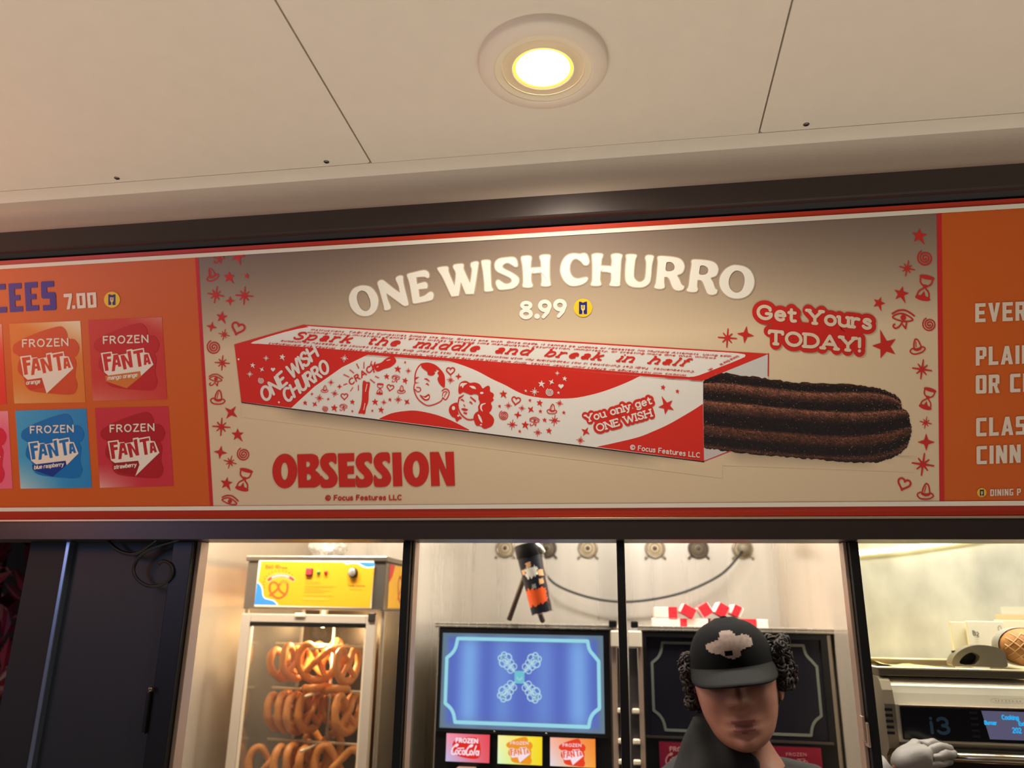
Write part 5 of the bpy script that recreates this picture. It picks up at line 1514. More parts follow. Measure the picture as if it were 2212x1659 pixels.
# ---------------- pretzel warmer
pw = thing('pretzel_warmer', 'steel pretzel warmer cabinet with a yellow panel and a glass door', 'food warmer', (-0.875, 2.25, 0.90))
x0, x1, y0, y1 = -1.064, -0.665, 2.050, 2.450
xd = -0.678
b = MB(); b.box(x0, x1, y0, y1, 1.5995, 1.7260, bev=.003); b.box(x0 - .004, x1 + .004, y0 - .006, y1 + .004, 1.7265, 1.7420, bev=.003)
hd = b.build('header_box', mat('warmer_steel', (150, 142, 132), rough=.3, metal=.85, noise_amt=.1, noise_scale=8), pw)
b = MB(); b.box(x0, x1, y0 + .012, y1, 0.902, 0.990, bev=.003); b.build('base', MATS['warmer_steel'], pw)
b = MB(); b.box(x0 + .012, x1 - .012, y1 - .008, y1 - .002, .9905, 1.5990); b.build('back_panel', mat('back_brown', (80, 66, 48), rough=.30, metal=.5, noise_amt=.15, noise_scale=6), pw)
b = MB()
for px, py in ((x0, y0 + .012), (x1 - .010, y0 + .012), (x0, y1 - .010), (x1 - .010, y1 - .010)):
    b2 = MB(); b2.box(px, px + .010, py, py + .010, .9905, 1.5990, bev=.001); b2.build('corner_post', M_STEEL, pw)
b.bm.free()
M_PANE = mat_glass('clear_pane', refl=.05, alpha=.015)
for px in (x0 + .004, x1 - .0075):
    b = MB(); b.box(px, px + .003, y0 + .0225, y1 - .011, .9905, 1.5990); b.build('side_glass', M_PANE, pw)
# door, hung on the front
M_DOOR = mat('door_frame_grey', (206, 192, 176), rough=.42, metal=.25)
dz0, dz1 = .985, 1.588
b = MB()
fw = .026
b.box(x0 + .006, x0 + .006 + fw, y0 - .016, y0 + .004, dz0, dz1, bev=.002)
b.box(xd - .002 - fw, xd - .002, y0 - .016, y0 + .004, dz0, dz1, bev=.002)
b.box(x0 + .006 + fw, xd - .002 - fw, y0 - .015, y0 + .004, dz1 - .022, dz1, bev=.002)
b.box(x0 + .006 + fw, xd - .002 - fw, y0 - .015, y0 + .004, dz0, dz0 + .03, bev=.002)
dr = b.build('door', M_DOOR, pw)
b = MB(); b.box(x0 + .012, xd - .010, y0 - .0145, y0 + .002, dz1 - .032, dz1 - .0222); b.build('door_seal', M_PLASTIC_B, dr)
b = MB(); b.box(x0 + .030, xd - .027, y0 - .007, y0 - .004, dz0 + .028, dz1 - .03); b.build('door_glass', M_PANE, dr)
for gx in (x0 + .0335, xd - .0315):
    b = MB(); b.box(gx, gx + .006, y0 - .0135, y0 - .0075, dz0 + .03, dz1 - .032); b.build('door_bead', mat('bead_cream', (224, 206, 178), rough=.4), dr)
b = MB(); b.box(xd - .022, xd - .002, y0 - .020, y0 - .0165, dz1 - .016, dz1 + .008, bev=.003)
b.build('door_hinge', M_SCREW, dr)
b = MB(); b.box(-0.905, -0.875, y0 - .020, y0 - .0155, dz1 - .008, dz1 + .004, bev=.003); b.build('door_clip', mat('cap_cream', (240, 226, 200)), dr)
# yellow control panel
PW_, PH_ = .328, .120
b = MB(); b.box(-1.030, -0.698, y0 - .0062, y0 - .0002, 1.605, 1.729, bev=.002)
cp = b.build('control_panel', mat('panel_cream', (244, 236, 210), rough=.35), pw)
fp = Frame((-1.028, y0 - .0064, 1.727), (1, 0, 0), (0, 0, -1), (0, -1, 0))
T = lambda x, y: ((x - 118 + (y - 130) * .045) / 1615 * PW_, (y - 130) / 690 * PH_)
YEL, SKY = (230, 165, 32), (60, 140, 226)
a = Art(fp, .0002, T=T)
a.poly([(150, 132), (1752, 150), (1700, 815), (84, 795)], YEL)
a.poly([(108, 450)] + sm([(130, 455), (170, 500), (195, 560), (205, 640), (240, 690), (310, 710), (370, 730), (430, 795)], 4, False) + [(84, 795)], (250, 246, 230))
a.poly([(104, 470)] + sm([(128, 474), (160, 515), (182, 570), (194, 650), (232, 705), (310, 725), (360, 745), (408, 795)], 4, False) + [(84, 795)], SKY)
a.poly([(1310, 132)] + sm([(1310, 132), (1360, 175), (1440, 165), (1520, 170), (1580, 210), (1660, 230), (1748, 222)], 4, False) + [(1752, 148)], (250, 246, 230))
a.poly([(1330, 132)] + sm([(1330, 132), (1375, 160), (1450, 150), (1530, 155), (1590, 190), (1660, 212), (1746, 206)], 4, False) + [(1752, 148)], SKY)
a.build('panel_print', cp)
a = Art(fp, .0005, T=T)
ra = sm([(270, 420), (330, 375), (430, 350), (540, 365), (620, 415)], 6, False)
a.stroke(ra, 62, (248, 214, 140), n=6)
a.stroke(ra, 46, (226, 70, 70), n=6)
a.stroke(ra[5:-5], 26, (246, 190, 190), n=4)
dk = (96, 80, 40)
for i in range(13):
    q = 200 - i * 13.2
    a.stroke([(430 + 215 * math.cos(math.radians(-q)), 470 + 185 * math.sin(math.radians(-q))), (430 + 240 * math.cos(math.radians(-q)), 470 + 208 * math.sin(math.radians(-q)))], 7, dk, n=4)
pts = sm([(300, 655), (350, 610), (400, 560), (440, 470), (490, 440), (540, 480), (535, 600), (470, 680), (400, 690), (330, 640), (290, 560), (300, 480), (350, 455), (400, 490), (430, 570), (470, 610), (520, 640)], 5, False)
a.stroke(pts, 30, (206, 96, 40), n=6); a.stroke(pts, 16, (240, 150, 60), n=6)
for y, s, x1_ in ((240, 'Hot Pretzels', 620), (212, 'Soft', 480)):
    text(a, s, (360, y), (22, .6), (0, -20), 5, dk, n=4)
text(a, 'B60', (222, 244), (46, 1), (0, -50), 8, dk, n=4)
text(a, 'B2', (232, 168), (34, 1), (0, -30), 6, dk, n=4) if False else None
for y, x2 in ((445, 1000), (470, 990), (505, 1230), (525, 1180), (550, 1000), (575, 1150), (600, 1060), (650, 1200)):
    a.stroke([(795 - (y - 440) * .08, y), (x2, y + (x2 - 795) * .012)], 8 if y != 445 else 12, (214, 150, 40), n=4)
a.poly([(770, 675), (1125, 682), (1120, 728), (765, 720)], (244, 172, 50))
text(a, 'Temp control', (1390, 505), (28, .4), (0, -22), 5, dk, n=4)
a.stroke([(1420, 548), (1590, 552)], 9, (190, 150, 50), n=4)
a.build('panel_lettering', cp)
sx = lambda x, y: (fp.o + fp.u * T(x, y)[0] + fp.v * T(x, y)[1])
c = sx(848, 295)
b = MB(); b.box(c.x - .0095, c.x + .0095, c.y - .005, c.y, c.z - .010, c.z + .010, bev=.001); sw = b.build('power_switch', M_PLASTIC_B, cp)
b = MB(); b.box(c.x - .0080, c.x + .0085, c.y - .0085, c.y - .0052, c.z - .0075, c.z + .0090, bev=.001); b.build('switch_rocker', mat('rocker_red', (226, 50, 60), emit=(226, 60, 70), emit_k=.35), sw)
for x, rgb in ((978, (40, 140, 70)), (1080, (222, 36, 36))):
    c = sx(x, 300)
    b = MB(); b.lathe([(.0050, 0), (.0050, -.003), (.0034, -.0075), (0.0003, -.0085)], (c.x, c.y, c.z), axis='Y', n=18)
    b.build('pilot_light', mat('pilot_%d' % rgb[0], rgb, rough=.3, emit=rgb, emit_k=.25), cp)
c = sx(1460, 300)
b = MB(); b.lathe([(.0135, 0), (.0125, -.010), (.0115, -.012)], (c.x, c.y, c.z), axis='Y', n=28); kn = b.build('dial_knob', M_PLASTIC_B, cp)
b = MB(); b.lathe([(.0110, -.0122), (.0095, -.0135), (.0003, -.0135)], (c.x, c.y, c.z), axis='Y', n=28); b.build('dial_face', mat('dial_silver', (220, 215, 205), rough=.25, metal=.7), kn)
# printed side and rear panels (seen mirrored in the steel walls)
for nm, fr, W_ in (('side_print', Frame((x0 - .0004, y1 - .03, 1.722), (0, -1, 0), (0, 0, -1), (-1, 0, 0)), .34), ('side_print', Frame((x1 + .0004, y0 + .03, 1.722), (0, 1, 0), (0, 0, -1), (1, 0, 0)), .34), ('rear_print', Frame((x1 - .02, y1 + .0004, 1.722), (-1, 0, 0), (0, 0, -1), (0, 1, 0)), .34)):
    a = Art(fr, .0002)
    a.poly([(0, 0), (W_, 0), (W_, .115), (0, .115)], (250, 200, 60))
    a.poly([(0, 0), (.05, 0), (.03, .03), (0, .05)], (220, 60, 60)); a.poly([(W_, .115), (W_ - .06, .115), (W_ - .03, .08), (W_, .07)], (60, 120, 210))
    for ox in (.09, .2):
        q = [(ox + (x - 300) * .00028, .10 - (690 - y) * .00030) for x, y in pts]
        a.stroke(q, .009, (190, 90, 40), n=5); a.stroke(q, .0045, (238, 150, 60), n=5)
    a.build(nm, pw)
# hanging rack and bulb inside
b = MB(); b.tube([(-0.875, 2.250, .9910), (-0.875, 2.250, 1.560)], .005, n=10)
rk = b.build('rack', M_STEEL, pw)
M_ROD = mat('rod_cream', (232, 214, 182), rough=.35, metal=.3)
for zt in (1.505, 1.386, 1.252):
    b = MB()
    b.tube([(-1.030, 2.205, zt + .001), (-0.74, 2.200, zt - .003)], .0036, n=8)
    b.build('rack_arm', M_ROD, rk)
    b = MB()
    b.tube([(-0.880, 2.09, zt - .007), (-0.885, 2.40, zt - .007)], .0036, n=8)
    b.build('rack_arm', M_ROD, rk)
b = MB(); b.lathe([(.012, 1.5985), (.012, 1.585), (.016, 1.580)], (-0.905, 2.235, 0), n=20); b.build('bulb_socket', M_STEEL, pw)
b = MB(); b.ball((-0.905, 2.235, 1.566), .017, .017, .015); b.build('bulb', mat('bulb_glow', (255, 240, 200), emit=(255, 232, 170), emit_k=14), pw)
lamp('warmer_bulb', 'POINT', (-0.905, 2.205, 1.540), 4.0, (1.0, 0.76, 0.44), .02)

# ---------------- pretzels
PZ = [(-.50, -.62, .0), (-.28, -.30, .05), (-.04, .02, .13), (.20, .34, .06), (.52, .66, 0), (.82, .58, 0), (.98, .16, 0), (.84, -.34, 0), (.46, -.72, 0), (0, -.84, 0), (-.46, -.72, 0), (-.84, -.34, 0), (-.98, .16, 0), (-.82, .58, 0), (-.52, .66, 0),
      (-.20, .34, -.06), (.04, .02, -.13), (.28, -.30, .0), (.50, -.62, .12)]
M_DOUGH = mat('baked_dough', (222, 142, 66), rough=.42, noise_amt=.38, noise_scale=34, bump=.25, bump_scale=160, coat=.15)


def pretzel_mesh(seed):
    r_ = random.Random(seed)
    p = sm([(x * (1 + r_.uniform(-.05, .05)), y * (1 + r_.uniform(-.05, .05)), z) for x, y, z in PZ], 5, False)
    n = len(p)
    b = MB()
    rad = [(.125 + .062 * math.sin(PI * i / (n - 1)) ** .7) * (1 + .06 * math.sin(i * .9 + seed)) for i in range(n)]
    b.tube([(x, -z, y) for x, y, z in p], rad, n=10)
    bmesh.ops.recalc_face_normals(b.bm, faces=list(b.bm.faces))
    me = bpy.data.meshes.new('pretzel')
    b.bm.to_mesh(me); b.bm.free()
    me.materials.append(M_DOUGH)
    return me


pm = [pretzel_mesh(i) for i in range(4)]
spots = [   # x, y, z, yaw, tilt, roll, size, label
    (-0.892, 2.185, 1.461, 12, 0, 8, .057, 'biggest pretzel facing out, on the top arm under the bulb'),
    (-0.806, 2.19, 1.456, 78, 0, 0, .057, 'pretzel hung edge-on at the right end of the top arm'),
    (-0.989, 2.19, 1.458, 62, 0, -6, .055, 'pretzel hung edge-on at the left end of the top arm'),
    (-0.955, 2.18, 1.462, 72, 0, 4, .055, 'pretzel hung edge-on, second from the left on the top arm'),
    (-0.905, 2.29, 1.468, -20, 0, -10, .057, 'pretzel behind the big front one on the top arm'),
    (-0.862, 2.185, 1.390, 10, 84, 4, .059, 'pretzel lying flat across the middle arm'),
    (-0.996, 2.19, 1.334, 82, 0, 0, .059, 'pretzel edge-on at the left end of the middle arm'),
    (-0.968, 2.19, 1.332, 84, 0, 3, .059, 'pretzel edge-on, second from the left on the middle arm'),
    (-0.938, 2.19, 1.330, 80, 0, -3, .059, 'pretzel edge-on, third from the left on the middle arm'),
    (-0.908, 2.20, 1.330, 78, 0, 2, .059, 'pretzel edge-on, fourth from the left on the middle arm'),
    (-0.846, 2.27, 1.330, 20, 0, 5, .057, 'pretzel facing out at the back of the middle arm'),
    (-0.796, 2.19, 1.333, 76, 0, 0, .061, 'pretzel edge-on at the right end of the middle arm'),
    (-1.000, 2.17, 1.197, 22, 0, 5, .057, 'pretzel facing out at the left end of the bottom arm'),
    (-0.957, 2.19, 1.202, 76, 0, 0, .061, 'pretzel edge-on, second from the left on the bottom arm'),
    (-0.930, 2.20, 1.204, 80, 0, 3, .061, 'pretzel edge-on, third from the left on the bottom arm'),
    (-0.884, 2.19, 1.201, 74, 0, -4, .061, 'pretzel edge-on, fourth from the left on the bottom arm'),
    (-0.812, 2.18, 1.200, 12, 0, 6, .063, 'big pretzel facing out at the right end of the bottom arm'),
    (-0.905, 2.30, 1.222, -12, 0, 0, .061, 'pretzel behind the rest on the bottom arm')]
for i, (x, y, z, yaw, tilt, roll, s, lab) in enumerate(spots):
    o = bpy.data.objects.new('pretzel', pm[i % 4])
    COL.objects.link(o)
    o.matrix_world = Matrix.Translation((x, y, z)) @ Matrix.Rotation(math.radians(yaw), 4, 'Z') @ Matrix.Rotation(math.radians(tilt), 4, 'X') @ Matrix.Rotation(math.radians(roll), 4, 'Y') @ Matrix.Scale(s, 4)
    tag(o, lab, 'pretzel', 'pretzels on the warmer rack')

# crumpled clear blob added on top of the warmer in place of a glass glare
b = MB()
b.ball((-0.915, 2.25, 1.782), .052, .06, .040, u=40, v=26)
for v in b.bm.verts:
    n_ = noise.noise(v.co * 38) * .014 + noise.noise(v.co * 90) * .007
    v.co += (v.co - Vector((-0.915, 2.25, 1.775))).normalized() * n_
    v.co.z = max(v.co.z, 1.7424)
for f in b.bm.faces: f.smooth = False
tag(b.build('glare_blob', mat_glass('glare_film', refl=.16, alpha=.42, rough=.15), base=(-0.915, 2.25, 1.7424)), 'crumpled clear blob standing in for a glare on top of the pretzel warmer', 'glare stand-in')

# ---------------- round outlets and the cord on the back wall
M_OUT = mat('outlet_steel', (150, 140, 124), rough=.35, metal=.8)
M_OUTD = mat('outlet_dark', (78, 70, 60), rough=.45, metal=.5)
for i, (x, dark, lab) in enumerate(((-0.448, False, 'round wall outlet furthest left, left of the hanging tumbler'), (-0.302, True, 'dark round wall outlet just right of the hanging tumbler'), (-0.161, False, 'pale round wall outlet left of the middle window post'),
                                    (0.065, False, 'pale round wall outlet right of the middle window post'), (0.208, True, 'dark round wall outlet between a pale one and the plugged one'), (0.351, False, 'round wall outlet with the black cord plugged in'))):
    t = thing('wall_outlet', lab, 'outlet', (x, 2.699, 1.816), 'round outlets along the steel back wall')
    b = MB(); b.lathe([(.034, 0), (.034, -.006), (.030, -.010), (.027, -.010), (.026, -.006)], (x, 2.6988, 1.816), axis='Y', n=36, caps=False)
    for sg in (-1, 1):
        b.tube([(x + sg * .024, 2.694, 1.792), (x + sg * .034, 2.696, 1.781)], .004, n=6)
    b.build('flange', M_OUTD if dark else M_OUT, t)
    b = MB(); b.lathe([(.0258, 0), (.0258, -.004), (.0005, -.004)], (x, 2.6988, 1.816), axis='Y', n=32)
    fc = b.build('socket_face', mat('socket_pale', (196, 180, 150), rough=.5) if not dark else mat('socket_brown', (110, 98, 82), rough=.5), t)
    b = MB(); b.lathe([(.017, -.0042), (.017, -.0065), (.0145, -.0065), (.0145, -.0042)], (x, 2.6988, 1.816), axis='Y', n=28, caps=False)
    b.lathe([(.008, -.0042), (.007, -.008), (.0004, -.0085)], (x, 2.6988, 1.816), axis='Y', n=20)
    b.build('contact_ring', M_OUTD, fc)
cd = thing('power_cord', 'black power cord sagging along the steel back wall', 'cord', (0, 2.64, 1.64))
b = MB()
b.tube(sm([(-0.302, 2.688, 1.812), (-0.318, 2.645, 1.765), (-0.273, 2.63, 1.698), (-0.174, 2.625, 1.657), (-0.069, 2.62, 1.640), (0.035, 2.62, 1.646), (0.154, 2.62, 1.673), (0.265, 2.625, 1.725), (0.330, 2.645, 1.785), (0.350, 2.668, 1.812)], 8, False), .0042, n=10)
b.build('cable', mat('cable_rubber', (26, 30, 26), rough=.45), cd)
b = MB(); b.lathe([(.020, -.012), (.020, -.034), (.012, -.045), (.006, -.048)], (0.351, 2.6988, 1.816), axis='Y', n=24)
b.build('plug', mat('plug_grey', (120, 112, 96), rough=.4), cd)

# ---------------- tumbler hanging in front of the left machine
tb = thing('souvenir_tumbler', 'tall clear tumbler with black and orange print hanging askew over the lit machine', 'tumbler', (-0.24, 1.92, 1.60))
top, bot = Vector((-0.2590, 1.920, 1.7500)), Vector((-0.2240, 1.920, 1.5990))
ax = (bot - top).normalized()
Rq = Vector((0, 0, -1)).rotation_difference(ax).to_matrix()
Lt = (bot - top).length
prof = lambda r0, r1, h0, h1: [(r0 + (r1 - r0) * k / 8, -(h0 + (h1 - h0) * k / 8)) for k in range(9)]
b = MB(); b.lathe(prof(.0335, .0270, 0, Lt), top, n=36, rot=Rq, caps=False)
b.build('cup', mat_glass('cup_plastic', refl=.10, alpha=.10, tint=(245, 240, 245)), tb)


def wrap(h0, h1, a0, a1, jag, seed):
    """a printed patch wrapped round the cup"""
    r_ = random.Random(seed)
    bb = MB()
    n1, n2 = 16, 16
    grid_ = []
    for i in range(n1 + 1):
        row = []
        for j in range(n2 + 1):
            h = h0 + (h1 - h0) * i / n1; a_ = a0 + (a1 - a0) * j / n2
            if i in (0, n1): h += r_.uniform(-jag, jag)
            if j in (0, n2): a_ += r_.uniform(-jag, jag) * 1800
            rr = .0335 + (.0270 - .0335) * h / Lt + jag * .02 + seed * 6e-5 + .0003
            q = math.radians(a_)
            row.append(bb.bm.verts.new(top + Rq @ Vector((rr * math.cos(q), rr * math.sin(q), -h))))
        grid_.append(row)
    fs = [bb.bm.faces.new((grid_[i][j], grid_[i][j + 1], grid_[i + 1][j + 1], grid_[i + 1][j])) for i in range(n1) for j in range(n2)]
    bb._mark(fs, True)
    return bb


wrap(.018, Lt - .002, 175, 330, .001, 1).build('dark_print', mat('print_navy', (26, 26, 36), rough=.4, noise_amt=.4, noise_scale=60), tb)
wrap(.096, .132, 195, 312, .005, 3).build('orange_print', mat('print_orange', (236, 92, 36), rough=.4), tb)
wrap(.045, .066, 235, 290, .006, 3).build('white_print', mat('print_white', (226, 222, 208), rough=.4), tb)
for k, (h, a_, s_, mm) in enumerate(((.038, 258, .006, 'print_tan'), (.052, 222, .006, 'print_tan'), (.062, 306, .007, 'print_tan'), (.082, 300, .006, 'print_tan'), (.090, 262, .005, 'print_grey'))):
    wrap(h - s_, h + s_, a_ - s_ * 1900, a_ + s_ * 1900, .0018, 5 + k).build('spot_print', mat(mm, (222, 170, 120) if mm == 'print_tan' else (150, 160, 150), rough=.4), tb)
b = MB(); b.lathe([(.0345, .012), (.0350, .004), (.0350, -.016), (.0340, -.018)], top, n=36, rot=Rq, caps=False)
b.lathe([(.0345, .012), (.0330, .0135), (.0003, .0135)], top, n=36, rot=Rq, caps=False)
ld = b.build('lid', M_PLASTIC_B, tb)
b = MB(); b.tube([top + Rq @ Vector((.016, -.022, .014)), top + Rq @ Vector((.030, -.020, -.004)), top + Rq @ Vector((.034, -.012, -.016))], .006, n=8)
b.build('spout', mat('lid_white', (236, 232, 220), rough=.35), ld)
b = MB()
for dx in (-.016, .004):
    b2 = MB(); b2.box(-0.263 + dx, -0.263 + dx + .011, 1.916, 1.920, 1.766, 2.2995); b2.build('hanging_strap', mat('lid_white', (236, 232, 220)), tb)
b.bm.free()
b = MB(); b.tube([(-0.286, 1.935, 1.742), (-0.272, 1.952, 1.700), (-0.279, 1.965, 1.680), (-0.318, 1.990, 1.583)], .0065, n=8)
b.build('carry_strap', mat('strap_brown', (104, 84, 68), rough=.7), tb)
b = MB(); b.tube([(-0.250, 1.945, 1.640), (-0.237, 1.960, 1.600), (-0.233, 1.985, 1.582)], .0065, n=8)
b.build('carry_strap', mat('strap_brown', (104, 84, 68)), tb)

# ---------------- red and white packs on the dark machine
M_PW = mat('pack_white', (238, 214, 204), rough=.5, noise_amt=.12, noise_scale=40)
M_PR = mat('pack_red', (236, 44, 56), rough=.45, noise_amt=.05, noise_scale=30)
packs = [  # x0, x1, z0, z1, y, rot, red from, red to, label
    (0.036, 0.172, 1.5698, 1.5920, 2.09, 0, .50, .62, 'white and red carton at the left of the bottom row on the dark machine'),
    (0.178, 0.316, 1.5698, 1.5930, 2.10, 0, .42, .80, 'red and white carton at the right of the bottom row, behind the cap'),
    (0.042, 0.098, 1.5935, 1.6190, 2.09, 0, .62, 1.0, 'small white carton with a red end, topmost at the left of the pile'),
    (0.100, 0.150, 1.5940, 1.6260, 2.085, 28, .05, .95, 'red pack leaning beside the small white carton, on the pile'),
    (0.146, 0.188, 1.5945, 1.6320, 2.095, -32, .10, .95, 'red wedge pack standing in the middle of the pile'),
    (0.186, 0.228, 1.5945, 1.6330, 2.085, 30, .10, .90, 'tallest red pack leaning above the cap'),
    (0.226, 0.262, 1.5950, 1.6290, 2.095, 26, .10, .75, 'red pack leaning at the right end of the pile')]
for (x0_, x1_, z0_, z1_, y_, ro, r0, r1, lab) in packs:
    p = thing('snack_carton', lab, 'carton', ((x0_ + x1_) / 2, y_, z0_), 'red and white cartons on the dark machine')
    rot = Matrix.Rotation(math.radians(ro), 3, 'Y') if ro else None
    w_, h_ = x1_ - x0_, z1_ - z0_
    k = .72 if ro else 1
    cx, cz = (x0_ + x1_) / 2, (z0_ + z1_) / 2
    b = MB(); b.box(cx - w_ / 2 * k, cx + w_ / 2 * k, y_ - .05, y_ + .05, cz - h_ / 2 * k, cz + h_ / 2 * k, bev=.0015, rot=rot)
    b.build('carton_body', M_PW, p)
    b = MB()
    xa, xb = cx - w_ / 2 * k + w_ * k * r0, cx - w_ / 2 * k + w_ * k * r1
    t_ = bmesh.new()
    b.box(xa, xb, y_ - .0512, y_ + .0506, cz - h_ / 2 * k - .0004, cz + h_ / 2 * k + .0006)
    if rot:
        for v in b.bm.verts: v.co = rot @ (v.co - Vector((cx, y_, cz))) + Vector((cx, y_, cz))
    t_.free()
    b.build('red_band', M_PR, p)

# ---------------- oven with a tray on top
ov = thing('countertop_oven', 'steel countertop oven with a black control strip and blue screen', 'oven', (0.78, 1.95, 0.90))
ox0, ox1 = 0.4720, 1.000
b = MB()
pr = [(1.720, 1.372), (1.720, 1.4385), (1.7225, 1.446), (1.7270, 1.460), (1.7330, 1.473), (1.7420, 1.4830), (1.7550, 1.4876), (2.17, 1.4880), (2.17, .905), (1.742, .905), (1.742, 1.345), (1.735, 1.365)]
b.prism(pr, 'X', ox0 + .020, ox1)
b.build('oven_body', mat('oven_steel', (226, 218, 194), rough=.32, metal=.35, noise_amt=.08, noise_scale=10), ov)
b = MB()
pr2 = [(1.716, 1.360), (1.716, 1.440), (1.722, 1.465), (1.732, 1.482), (1.745, 1.4890), (2.16, 1.4895), (2.16, .908), (1.738, .908), (1.738, 1.345)]
b.prism(pr2, 'X', ox0, ox0 + .0195)
sp_ = b.build('side_panel', mat('oven_side', (150, 138, 116), rough=.4, metal=.6), ov)
for k in range(5):
    b = MB(); b.box(ox0 - .0006, ox0 + .013, 1.7148, 1.7165, 1.385 + k * .0105, 1.390 + k * .0105); b.build('vent_slot', M_NAVY, sp_)
b = MB(); b.box(0.4995, 0.990, 1.7135, 1.7195, 1.3765, 1.4370, bev=.002)
cs = b.build('control_strip', mat('oven_glass_black', (10, 10, 12), rough=.2), ov)
fo = Frame((0.4995, 1.7133, 1.4370), (1, 0, 0), (0, 0, -1), (0, -1, 0))
a = Art(fo, .0002, inks=lit(.55))
a.poly([(.146, .004), (.30, .004), (.30, .054), (.154, .054)], (112, 108, 142))
a.build('display', cs)
a = Art(fo, .0006, inks=lit(.9))
CY = (40, 180, 250)
for s, x, y, h in (('Cooking', .181, .018, .0072), ('Burner', .149, .028, .0062), ('Extra Pan', .209, .028, .0062), ('202', .196, .041, .0085)):
    text(a, s, (x, y), (h * .82, 0), (0, -h), .0020, CY, n=4)
a.build('display_lettering', cs)
a = Art(fo, .0004, inks=ink)
text(a, 'i3', (.052, .046), (.034, 0), (0, -.026), .0058, (52, 88, 116), n=8, track=.30)
a.build('number_lettering', cs)
a = Art(fo, .0004, inks=ink)
for k in range(5):
    a.poly([(.124, .006 + k * .0105), (.138, .006 + k * .0105), (.138, .010 + k * .0105), (.124, .010 + k * .0105)], (34, 32, 34))
a.build('key_print', cs)
b = MB(); b.box(0.4995, .99, 1.7140, 1.7195, 1.4372, 1.4395, bev=.0006); b.build('strip_edge', M_ALU, ov)
# maker's plate on the slope (lettering)
fo2 = Frame((0.662, 1.7195, 1.4565), Vector((1, 0, 0)), Vector((0, -.55, -.84)).normalized(), Vector((0, -.84, .55)).normalized())
a = Art(fo2, .0006)
a.stroke(sm([(.004, .006), (.012, .002), (.028, .0035), (.062, .001), (.064, .009), (.03, .0105), (.01, .0105)], 4), .0009, (120, 110, 84), n=4, closed=True)
for q in (.012, .017, .023, .030, .036, .042, .049, .055):
    a.stroke([(q, .0085), (q + .0012, .0045), (q + .0026, .0082)], .0009, (96, 86, 66), n=4)
a.build('badge_lettering', ov)
# door and handle
b = MB(); b.box(0.496, .990, 1.725, 1.7415, .95, 1.3640, bev=.003); dv = b.build('oven_door', mat('oven_door_dark', (34, 30, 28), rough=.3, metal=.3), ov)
b = MB(); b.tube([(0.545, 1.690, 1.3520), (0.985, 1.690, 1.3520)], .0095, n=14)
for hx in (0.565, .965):
    b.tube([(hx, 1.690, 1.352), (hx, 1.7245, 1.352)], .007, n=10)
b.build('door_handle', mat('handle_steel', (190, 176, 150), rough=.2, metal=.95), dv)

tr = thing('baking_tray', 'shallow metal baking tray on top of the oven', 'tray', (0.62, 1.92, 1.4900))
b = MB()
b.box(0.478, 0.752, 1.742, 2.120, 1.4900, 1.4920)
for q in ((0.474, 0.756, 1.738, 1.742), (0.474, 0.756, 2.120, 2.124)):
    b.box(q[0], q[1], q[2], q[3], 1.4902, 1.5055, bev=.001)
for q in ((0.474, 0.478), (0.752, 0.756)):
    b.box(q[0], q[1], 1.742, 2.120, 1.4902, 1.5055, bev=.001)
b.build('tray_pan', mat('tray_metal', (150, 138, 112), rough=.35, metal=.85), tr)
b = MB(); b.tube([(0.472, 1.736, 1.5055), (0.758, 1.736, 1.5055), (0.758, 2.126, 1.5055), (0.472, 2.126, 1.5055)], .0022, n=8, closed=True); b.build('tray_rim', mat('tray_rim_bright', (236, 226, 190), rough=.3, metal=.6), tr)
pp = MB()
g = []
for i in range(13):
    row = []
    for j in range(9):
        x = 0.486 + .19 * i / 12; y = 1.765 + .33 * j / 8
        z = 1.4940 + .030 * max(0, 1 - i / 6) ** 1.6 * (.6 + .4 * j / 8) + .0025 * math.sin(i * 1.3 + j)
        z = max(z, 1.4930)
        row.append(pp.bm.verts.new((x, y, z)))
    g.append(row)
pp._mark([pp.bm.faces.new((g[i][j], g[i + 1][j], g[i + 1][j + 1], g[i][j + 1])) for i in range(12) for j in range(8)], True)
tag(pp.build('baking_paper', mat('baking_paper', (244, 222, 150), rough=.6), base=(0.58, 1.93, 1.493)), 'curled yellowish baking paper lying in the metal tray', 'paper')

lo = thing('scored_loaf', 'round brown loaf with a scored crust at the right edge, beside the grey handled scoop', 'bread', (0.792, 1.845, 1.508))
b = MB(); b.ball((0.792, 1.842, 1.5475), .047, .036, .0375, u=36, v=24)
b.build('crust', mat('crust_brown', (186, 128, 70), rough=.6, noise_amt=.25, noise_scale=50, bump=.6, bump_scale=120), lo)
b = MB()
for q in (-2, -1, 0, 1, 2):
    for sg in (-1, 1):
        P_ = []
        for k in range(13):
            a_ = -.9 + 1.8 * k / 12
            x = q * .018 + sg * a_ * .030; z = a_ * .030
            e_ = 1 - (x / .047) ** 2 - (z / .0375) ** 2
            if e_ > .08: P_.append((0.792 + x, 1.842 - .036 * math.sqrt(e_) - .0004, 1.5475 + z))
        if len(P_) > 2: b.tube(P_, .0012, n=5)
b.build('score_mark', mat('score_pale', (224, 176, 116), rough=.6), lo)
b = MB(); b.lathe([(.0475, -.012), (.0488, -.004), (.0488, .010), (.0475, .020), (.046, .022)], (0.790, 1.846, 1.5475), axis='Y', n=40, caps=False)
for v in b.bm.verts: v.co.z = 1.5475 + (v.co.z - 1.5475) * .80
b.build('rim_paper', mat('rim_grey', (150, 148, 140), rough=.5), lo)

